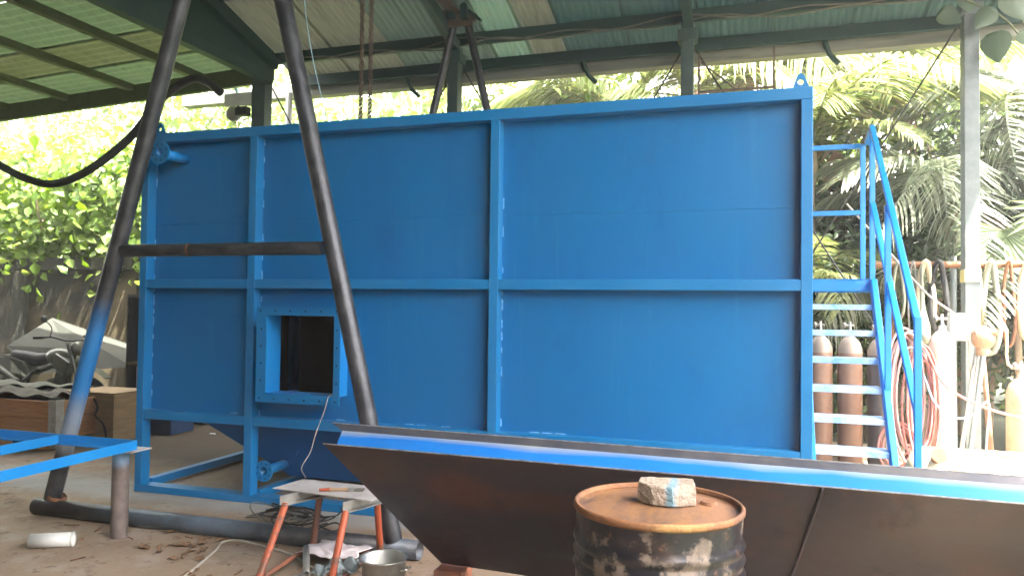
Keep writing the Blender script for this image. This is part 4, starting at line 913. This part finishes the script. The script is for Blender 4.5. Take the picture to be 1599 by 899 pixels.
solo('pale_rope', MB().tube(smooth_path([(.95, 8.70, 2.75), (1.25, 8.5, 2.32), (1.60, 8.2, 1.80), (1.86, 7.9, 1.50), (1.90, 7.85, 1.10), (1.91, 7.82, .9)], 8), .011, 8), cable_w, 'pale rope stretched from the handrail down to the column', 'rope')
# cream horizontal vessel in the yard
HV = thing('cream_vessel', (2.2, 6.75, 0), 'long cream painted steel vessel lying at the right behind the hopper panel', 'vessel')
m = MB(); m.lathe((1.27, 6.80, .27), [(.0001, -.10), (.12, -.08), (.22, -.03), (.26, .03), (.26, 2.6), (.22, 2.68), (.0001, 2.75)], 36, (1, 0, 0)); m.build('shell', cream_m, HV)
m = MB(); m.box(1.5, 1.6, 6.62, 6.98, -.01, .10); m.box(3.3, 3.4, 6.62, 6.98, -.01, .10); m.build('saddle', rust, HV)
m = MB(); m.tube([(1.36, 6.62, .47), (1.36, 6.50, .52)], .035, 12); m.lathe((1.36, 6.50, .52), [(.0001, .012), (.06, .012), (.06, 0), (.035, 0)], 16, (0, -.92, .38), False); m.build('nozzle', rust, HV)
solo('steel_strip', MB().bar((1.78, 6.72, .532), (2.10, 6.60, .505), .03, .008), rust, 'short rusty strip lying on top of the cream vessel', 'steel strip')

# ------------------------------------------------------------------ vegetation
lm_vine = leafmat('vine_leaf', [(.07, .13, .02), (.11, .20, .03), (.15, .24, .045), (.20, .28, .07), (.08, .16, .03)], .42)
lm_dark = leafmat('dark_leaf', [(.025, .055, .022), (.045, .085, .03), (.07, .115, .045), (.04, .07, .03)], .3)
lm_wood = leafmat('wood_leaf', [(.08, .14, .03), (.13, .19, .045), (.18, .24, .07), (.09, .14, .035)], .4)
lm_palm = leafmat('palm_leaf', [(.10, .15, .05), (.15, .20, .07), (.22, .25, .10), (.28, .27, .13)], .35, .4)
lm_palm2 = leafmat('grey_palm_leaf', [(.08, .115, .075), (.12, .15, .10), (.19, .20, .14), (.10, .13, .085)], .3, .4)
lm_dry = leafmat('dry_palm_leaf', [(.28, .17, .11), (.36, .24, .16), (.22, .13, .08)], .3, .6)
lm_fan = leafmat('fan_leaf', [(.16, .22, .11), (.20, .26, .14), (.13, .19, .09)], .35, .4)
stem_m = mat('green_stem', (.10, .12, .05), .6, col2=(.16, .15, .07), scale=9)

def leaves(P, N, size, aspect=.55, fold=.25, droop=.25):
    """one folded leaf per point: P centres, N preferred facing; returns (verts, faces) as arrays"""
    n = len(P); d = RNG.normal(size=(n, 3)); d[:, 2] -= .6
    N = N + RNG.normal(size=(n, 3)) * .55; N /= np.linalg.norm(N, axis=1)[:, None]
    d -= N * (d * N).sum(1)[:, None]; d /= np.linalg.norm(d, axis=1)[:, None]
    sd = np.cross(N, d); L = (size if np.ndim(size) else np.full(n, size))[:, None] * RNG.uniform(.6, 1.3, (n, 1))
    Wd = L * aspect
    v0 = P - d * L * .5; v1 = P - d * L * .1 + sd * Wd * .5 + N * L * fold * .3; v2 = P + d * L * .5 - N * L * droop; v3 = P - d * L * .1 - sd * Wd * .5 + N * L * fold * .3
    v4 = P + d * L * .25 + sd * Wd * .30 - N * L * .05; v5 = P + d * L * .25 - sd * Wd * .30 - N * L * .05
    V = np.stack([v0, v1, v4, v2, v5, v3], 1).reshape(-1, 3); b = np.arange(n)[:, None] * 6
    F = np.concatenate([b + np.array([[0, 1, 2, 3]]), b + np.array([[0, 3, 4, 5]])], 0)
    return V, F
def arr_obj(name, V, F, m, parent=None):
    me = bpy.data.meshes.new(name); F = np.asarray(F, dtype=np.int32); k = F.shape[1]
    o3 = np.array(ORG.get(parent.name, (0, 0, 0))) if parent else np.zeros(3)
    me.vertices.add(len(V)); me.vertices.foreach_set('co', (V - o3).astype(np.float32).ravel())
    me.loops.add(F.size); me.loops.foreach_set('vertex_index', F.ravel())
    me.polygons.add(len(F)); me.polygons.foreach_set('loop_start', np.arange(0, F.size, k, dtype=np.int32)); me.polygons.foreach_set('loop_total', np.full(len(F), k, dtype=np.int32))
    me.update(calc_edges=True); me.validate(); me.materials.append(m)
    o = bpy.data.objects.new(name, me); COL.objects.link(o)
    if parent: o.parent = parent; ORG[o.name] = tuple(o3)
    return o
def clumps(c, rad, k, n, spread=.35):
    """points gathered in k clumps spread through an ellipsoid"""
    cc = RNG.normal(size=(k, 3)); cc /= np.linalg.norm(cc, axis=1)[:, None]; cc *= RNG.uniform(.25, 1, (k, 1)) ** .6
    cc = cc * np.array(rad) + np.array(c); i = RNG.integers(0, k, n)
    off = RNG.normal(size=(n, 3)) * np.array(rad) * spread * RNG.uniform(.4, 1.1, k)[i][:, None]
    P = cc[i] + off; N = off / (np.linalg.norm(off, axis=1)[:, None] + 1e-6) + np.array([.2, -.5, .6])
    return P, N
def bush(name, c, rad, k, n, size, m, lab, cat='bush', group=None, trunk=True, aspect=.55):
    t = thing(name, (c[0], c[1], 0), lab, cat, group)
    P, N = clumps(c, rad, k, n); ok = P[:, 2] > .02; V, F = leaves(P[ok], N[ok], size, aspect); arr_obj('crown', V, F, m, t)
    if trunk:
        b = MB()
        for q in range(4):
            a = RNG.uniform(0, 6.28); e = (c[0] + rad[0] * .6 * math.cos(a), c[1] + rad[1] * .6 * math.sin(a), c[2] + rad[2] * RNG.uniform(-.1, .6))
            b.tube(smooth_path([(c[0], c[1], -.02), (c[0] + .1 * math.cos(a), c[1] + .1 * math.sin(a), c[2] * .5), e], 4), [.06 - .045 * i / 8 for i in range(9)], 7)
        b.build('trunk', bark, t)
    return t
# vines over the wall on the left: clumps one could count, each its own plant
spots = [(-14.6, 10.1, 3.05), (-12.9, 10.0, 3.1), (-11.4, 10.05, 3.2), (-10.0, 10.0, 3.15), (-8.6, 10.0, 2.9), (-7.3, 10.2, 2.6)]
vl = ['leafy green vine at the far left over the wall', 'leafy vine mound above the left pier of the wall', 'bright leafy vine above the middle of the wall', 'bright leafy vine right beside the trestle leg', 'leafy vine at the right end of the wall', 'low leafy vine just left of the tank']
for (x, y, z), lab in zip(spots, vl): bush('climbing_vine', (x, y, z), (1.0, .75, 1.25), 46, 1800, .165, lm_vine, lab, 'vine', 'vines over the wall', aspect=.8)
ts = [(-13.5, 13.2, 4.6, 2.2), (-10.2, 13.0, 5.2, 2.0), (-7.0, 12.6, 3.6, 1.5), (-4.9, 12.4, 3.9, 1.5), (-3.0, 12.8, 4.2, 1.5)]
tl = ['big tree with bright leaves behind the wall at far left', 'tall leafy tree behind the wall beside the bright sky gap', 'small tree behind the left column', 'leafy tree seen above the left half of the tank', 'pale green tree behind the hanging chains']
for (x, y, z, r), lab in zip(ts, tl): bush('leafy_tree', (x, y, z), (r, r * .8, r * 1.1), 50, 2600, .20, lm_wood, lab, 'tree', 'trees behind the shed')
bs = [(.9, 10.3, 1.5, .75), (2.0, 10.5, 1.6, .85), (3.2, 10.4, 1.7, .9), (4.4, 10.8, 1.9, 1.1), (-.6, 10.6, 1.6, .9), (-2.4, 10.8, 1.8, 1.0)]
bl = ['dark bush behind the stair treads', 'dark bush behind the white gas cylinder', 'dark bush right of the taped column', 'dark bush beyond the right edge of the rack', 'dark bush hidden behind the tank end', 'dark bush behind the middle of the tank']
for (x, y, z, r), lab in zip(bs, bl): bush('dark_bush', (x, y, z), (r, .6, 1.0), 40, 1900, .12, lm_dark, lab, 'bush', 'bushes behind the shed')
for (x, y, z, rx, rz), lab in zip(((.4, 13.9, 3.0, 1.3, 1.7), (2.3, 13.9, 3.1, 1.4, 1.9), (4.3, 13.7, 3.0, 1.4, 1.9), (3.2, 12.3, 2.6, 1.1, 1.4), (1.3, 12.4, 2.5, 1.0, 1.3)), ('tall dark shrub behind the palm over the stairs', 'tall dark shrub filling the gap behind the handrail', 'tall dark shrub behind the palms at the right edge', 'dense dark shrub close behind the fan palm', 'dense dark shrub between the handrail and the palms')):
    bush('dark_shrub', (x, y, z), (rx, .6, rz), 60, 3200, .16, lm_dark, lab, 'shrub', 'shrubs among the palms')
for q, (x, y) in enumerate(((10.5, -9), (10.8, -4.5), (10.5, 0), (10.8, 4.5), (10.6, 9))):  # unseen trees added to cut low light from the right
    bush('light_screen_tree', (x, y, 2.8), (1.3, 2.6, 2.5), 60, 3200, .42, lm_dark, ('first', 'second', 'third', 'fourth', 'fifth')[q] + ' unseen tree added on the right to screen low light, counting from the front', 'tree', 'added trees screening low light')
# the wood behind everything: one mass
P = np.stack([RNG.uniform(-24, 16, 30000), RNG.uniform(14.2, 17.5, 30000), RNG.uniform(0, 1, 30000) ** .9 * 8.2], 1)
hole = np.sin(P[:, 0] * 1.7) * np.sin(P[:, 2] * 1.9 + P[:, 0]) + .4 * np.sin(P[:, 0] * 4.1 + 1) * np.sin(P[:, 2] * 3.7)
top = 5.0 + 1.4 * np.sin(P[:, 0] * .55 + .5) + .7 * np.sin(P[:, 0] * 1.6)
ok = (P[:, 2] < top + 1.0) & ((hole < .50) | (P[:, 2] < 3.0)); P = P[ok]
V, F = leaves(P, np.tile([.15, -.8, .5], (len(P), 1)), .34, .6); tag(arr_obj('distant_wood', V, F, lm_wood), kind='stuff')
o = bpy.data.objects['distant_wood']; o['label'] = 'mass of bright green jungle leaves closing the view behind the shed'; o['category'] = 'wood'

# palms: fronds share a few meshes
def frond_mesh(name, L, nl, ll, droop, m, leafdroop=.5, wid=.030, lift=.5, seed=0):
    rg = np.random.default_rng(seed); V = []; F = []
    pts = []
    for i in range(25):
        t = i / 24; x = L * t * (1 - .12 * droop * t); z = lift * L * t - droop * L * .55 * t ** 2.2
        pts.append(np.array([x, .03 * L * math.sin(2 * t), z]))
    pts = np.array(pts)
    for i in range(24):                             # rachis as a three-sided strip
        w0 = .022 * (1 - i / 25) + .004; w1 = .022 * (1 - (i + 1) / 25) + .004; b = len(V)
        for q, ww in ((pts[i], w0), (pts[i + 1], w1)): V += [q + [0, ww, 0], q - [0, ww, 0], q - [0, 0, ww * 1.4]]
        for a, c in ((0, 1), (1, 2), (2, 0)): F.append((b + a, b + c, b + 3 + c, b + 3 + a))
    for i in range(nl):
        t = .10 + .90 * i / (nl - 1); k = t * 24; j = min(23, int(k)); p = pts[j] + (pts[j + 1] - pts[j]) * (k - j); d = pts[j + 1] - pts[j]; d /= np.linalg.norm(d)
        l = ll * (math.sin(math.pi * (.12 + .80 * t)) ** .7) * rg.uniform(.85, 1.1)
        for s in (-1, 1):
            if rg.random() < .06: continue
            sw = .55 + .25 * t + rg.uniform(-.12, .12)
            dirv = d * sw + np.array([0, s * 1., 0]) * (1.05 - .4 * t) + np.array([0, 0, .18 + rg.uniform(-.15, .15)]); dirv /= np.linalg.norm(dirv)
            b = len(V); wv = np.cross(dirv, [0, 0, 1.]); wv /= np.linalg.norm(wv) + 1e-6; wv = wv * .8 + np.array([0, 0, .5]) * s * -.4
            for f in (0, .3, .65, 1.):
                q = p + dirv * l * f - np.array([0, 0, 1]) * leafdroop * l * f ** 1.9; ww = wid * (.5 + 1.2 * f - 1.6 * f * f) + .002
                V += [q + wv * ww, q - wv * ww]
            for f in range(3): F.append((b + 2 * f, b + 2 * f + 1, b + 2 * f + 3, b + 2 * f + 2))
    me = bpy.data.meshes.new(name); me.from_pydata([tuple(v) for v in V], [], F); me.update(); me.materials.append(m)
    me.polygons.foreach_set('use_smooth', [False] * len(me.polygons)); return me
FR = [frond_mesh('frond', 2.3, 46, .60, 1.2, lm_palm, .5, seed=1), frond_mesh('frond', 2.6, 50, .66, 1.5, lm_palm, .75, seed=2), frond_mesh('frond', 2.0, 42, .55, .9, lm_palm, .4, seed=3)]
FG = [frond_mesh('frond', 2.2, 46, .58, 1.3, lm_palm2, .6, seed=4), frond_mesh('frond', 2.5, 48, .62, 1.6, lm_palm2, .8, seed=5)]
FD = [frond_mesh('frond', 2.1, 40, .55, 2.4, lm_dry, .9, seed=6)]
def palm(x, y, z, fr, n, lab, tilt=(0, 0), sc=1., dry=0, seed=0, lo=-.25, hi=.9):
    rg = random.Random(seed); t = thing('palm_tree', (x + tilt[0], y + tilt[1], 0), lab, 'palm', 'palms behind the shed')
    b = MB(); pts = [(x + tilt[0] * (1 - f) ** 1.5, y + tilt[1] * (1 - f) ** 1.5, z * f - .02) for f in np.linspace(0, 1, 14)]
    b.tube(pts, [.10 + .02 * math.sin(i * 2.2) - .03 * i / 14 for i in range(14)], 10); b.build('trunk', bark, t)
    for k in range(n + dry):
        me = FD[0] if k >= n else fr[k % len(fr)]
        o = bpy.data.objects.new('frond', me); COL.objects.link(o); o.parent = t
        o.location = (x - t.location.x, y - t.location.y, z); az = k * 2.399 + rg.uniform(-.3, .3); pit = rg.uniform(lo, hi) if k < n else rg.uniform(-.6, -.2)
        o.rotation_euler = (rg.uniform(-.4, .4), -pit * .7, az); s = sc * rg.uniform(.85, 1.12); o.scale = (s, s, s)
    return t
palm(2.5, 11.2, 3.0, FG, 16, 'grey green palm between the taped column and the stairs', (.2, .3), 1.0, 1, 1)
palm(.8, 11.6, 4.0, FR, 16, 'palm with long arching fronds above the stairs', (-.2, .3), 1.05, 2, 2)
palm(-.9, 12.0, 4.9, FR, 15, 'palm with hanging yellow green fronds behind the tank top right', (.9, .2), 1.0, 3, 3)
palm(-2.1, 12.2, 4.6, FR, 15, 'palm with a pale leaning trunk above the middle of the tank', (.7, .3), 1.0, 1, 4)
palm(3.9, 11.9, 4.2, FG, 16, 'tall grey palm at the right edge', (.3, .4), 1.1, 1, 5)
palm(1.7, 13.0, 5.2, FR, 16, 'taller palm in the back row behind the taped column', (.2, .2), 1.15, 1, 6)
palm(-.2, 13.4, 5.6, FR, 14, 'taller palm in the back row above the rod frame', (-.4, .2), 1.1, 2, 7)
palm(-3.4, 13.2, 5.0, FR, 14, 'palm in the back row behind the pipe trestle', (.3, .2), 1.0, 0, 8)
palm(1.45, 10.4, 1.7, FG, 12, 'low young palm growing behind the handrail', (0, 0), .75, 0, 9, .1, 1.0)
palm(3.1, 10.0, 1.9, FG, 12, 'low young palm right of the taped column', (0, 0), .75, 0, 10, .1, 1.0)
palm(.55, 10.2, 1.9, FR, 12, 'low bright palm behind the stair platform', (0, 0), .65, 0, 11, .0, 1.0)
# fan palm
FP = thing('fan_palm', (2.75, 9.6, 0), 'pale fan palm with pleated round leaves above the pipe rack', 'fan palm')
b = MB(); b.tube([(2.9, 9.9, -.01), (2.85, 9.85, 1.5)], [.05, .035], 8); b.build('trunk', bark, FP)
for k, (ex, ey, ez, az) in enumerate(((2.62, 9.55, 2.52, 0), (3.15, 9.6, 2.75, 1), (2.95, 9.7, 2.15, 2), (3.4, 9.9, 2.4, 3))):
    m = MB(); m.tube(smooth_path([(2.85, 9.85, 1.45), ((2.85 + ex) / 2, 9.72, (1.6 + ez) / 2 + .1), (ex, ey, ez)], 4), .009, 6); m.build('leaf_stalk', stem_m, FP)
    m = MB(); n = 22
    for j in range(n):
        t = -.35 + (math.pi + .7) * j / (n - 1) + math.pi; a = .52 * (1 + .1 * math.sin(j * 2.1))
        d = Vector((math.cos(t), -.25, math.sin(t))); pr2 = Vector((-math.sin(t), 0, math.cos(t)))
        pts = [Vector((ex, ey, ez)) + d * a * f + Vector((0, -.05 * f, -.10 * f * f)) for f in (0.02, .55, 1)]
        vv = []
        for p, wd in zip(pts, (.004, .030, .002)): vv += [p + pr2 * wd, p + Vector((0, .012, 0)), p - pr2 * wd]
        m.add(vv, [(0, 1, 4, 3), (1, 2, 5, 4), (3, 4, 7, 6), (4, 5, 8, 7)])
    m.build('fan_leaf', lm_fan, FP)
# broad-leaved creeper hanging at the head of the taped column
HVN = thing('hanging_creeper', (2.1, 8.0, 4.3), 'creeper with big dull leaves hanging at the top of the taped column', 'creeper')
lm_big = leafmat('big_creeper_leaf', [(.055, .085, .055), (.08, .11, .07), (.06, .10, .06)], .2, .5)
m = MB(); m.tube(smooth_path([(1.7, 8.12, 4.75), (1.95, 8.05, 4.55), (2.25, 8.05, 4.35), (2.5, 8.1, 3.95)], 5), .008, 6); m.tube(smooth_path([(2.1, 8.1, 4.75), (2.3, 8.05, 4.5), (2.45, 8.1, 4.2)], 5), .007, 6); m.build('stem', stem_m, HVN)
for (x, y, z, s, tw) in ((2.17, 8.03, 4.07, .30, .2), (1.92, 8.05, 4.52, .24, -.3), (2.33, 8.03, 4.45, .30, .5), (1.98, 8.08, 4.72, .26, .1), (2.20, 8.06, 4.70, .26, -.4), (2.42, 8.06, 4.15, .18, .6), (1.80, 8.06, 4.42, .22, .9), (2.5, 8.05, 4.62, .28, -.2), (2.52, 8.08, 3.95, .20, .3), (2.06, 8.03, 4.36, .22, -.7)):
    rg = random.Random(int(x * 1000 + z * 77)); fwd = Vector((math.sin(tw) * .8, rg.uniform(-.45, .45), -1 + .5 * abs(tw))).normalized()
    side = fwd.cross(Vector((rg.uniform(-.5, .5), 1, rg.uniform(-.2, .3)))).normalized(); nor = side.cross(fwd); o = Vector((x, y, z)) - fwd * s * .5; v = []
    prof = [(0, .02), (-.06, .20), (.06, .40), (.25, .47), (.48, .40), (.70, .26), (.88, .10), (1.0, .0)]
    m = MB(); mid = []
    for f, wd in prof:
        c = o + fwd * f * s - nor * s * .22 * f * f; mid.append((c - nor * 0, c + side * wd * s * .95 + nor * wd * s * .25, c - side * wd * s * .95 + nor * wd * s * .25))
    vv = [q for tpl in mid for q in tpl]; ff = []
    for q in range(len(prof) - 1): ff += [(3 * q, 3 * q + 1, 3 * q + 4, 3 * q + 3), (3 * q, 3 * q + 3, 3 * q + 5, 3 * q + 2)]
    m.add(vv, ff, True); m.build('leaf', lm_big, HVN)

# ------------------------------------------------------------------ thin even haze added to stand in for lens glare
m = MB(); m.box(-36, 28, -24, 42, -1.3, 11.0); hz = m.build('haze', bpy.data.materials.new('glare_haze')); tag(hz, kind='stuff')
hm = hz.data.materials[0]; hm.use_nodes = True; hn = hm.node_tree.nodes; hn.remove(hn['Principled BSDF'])
pv = hn.new('ShaderNodeVolumePrincipled'); pv.inputs['Color'].default_value = (.95, .96, .95, 1); pv.inputs['Density'].default_value = .0045; pv.inputs['Anisotropy'].default_value = .35
hm.node_tree.links.new(pv.outputs[0], hn['Material Output'].inputs['Volume'])
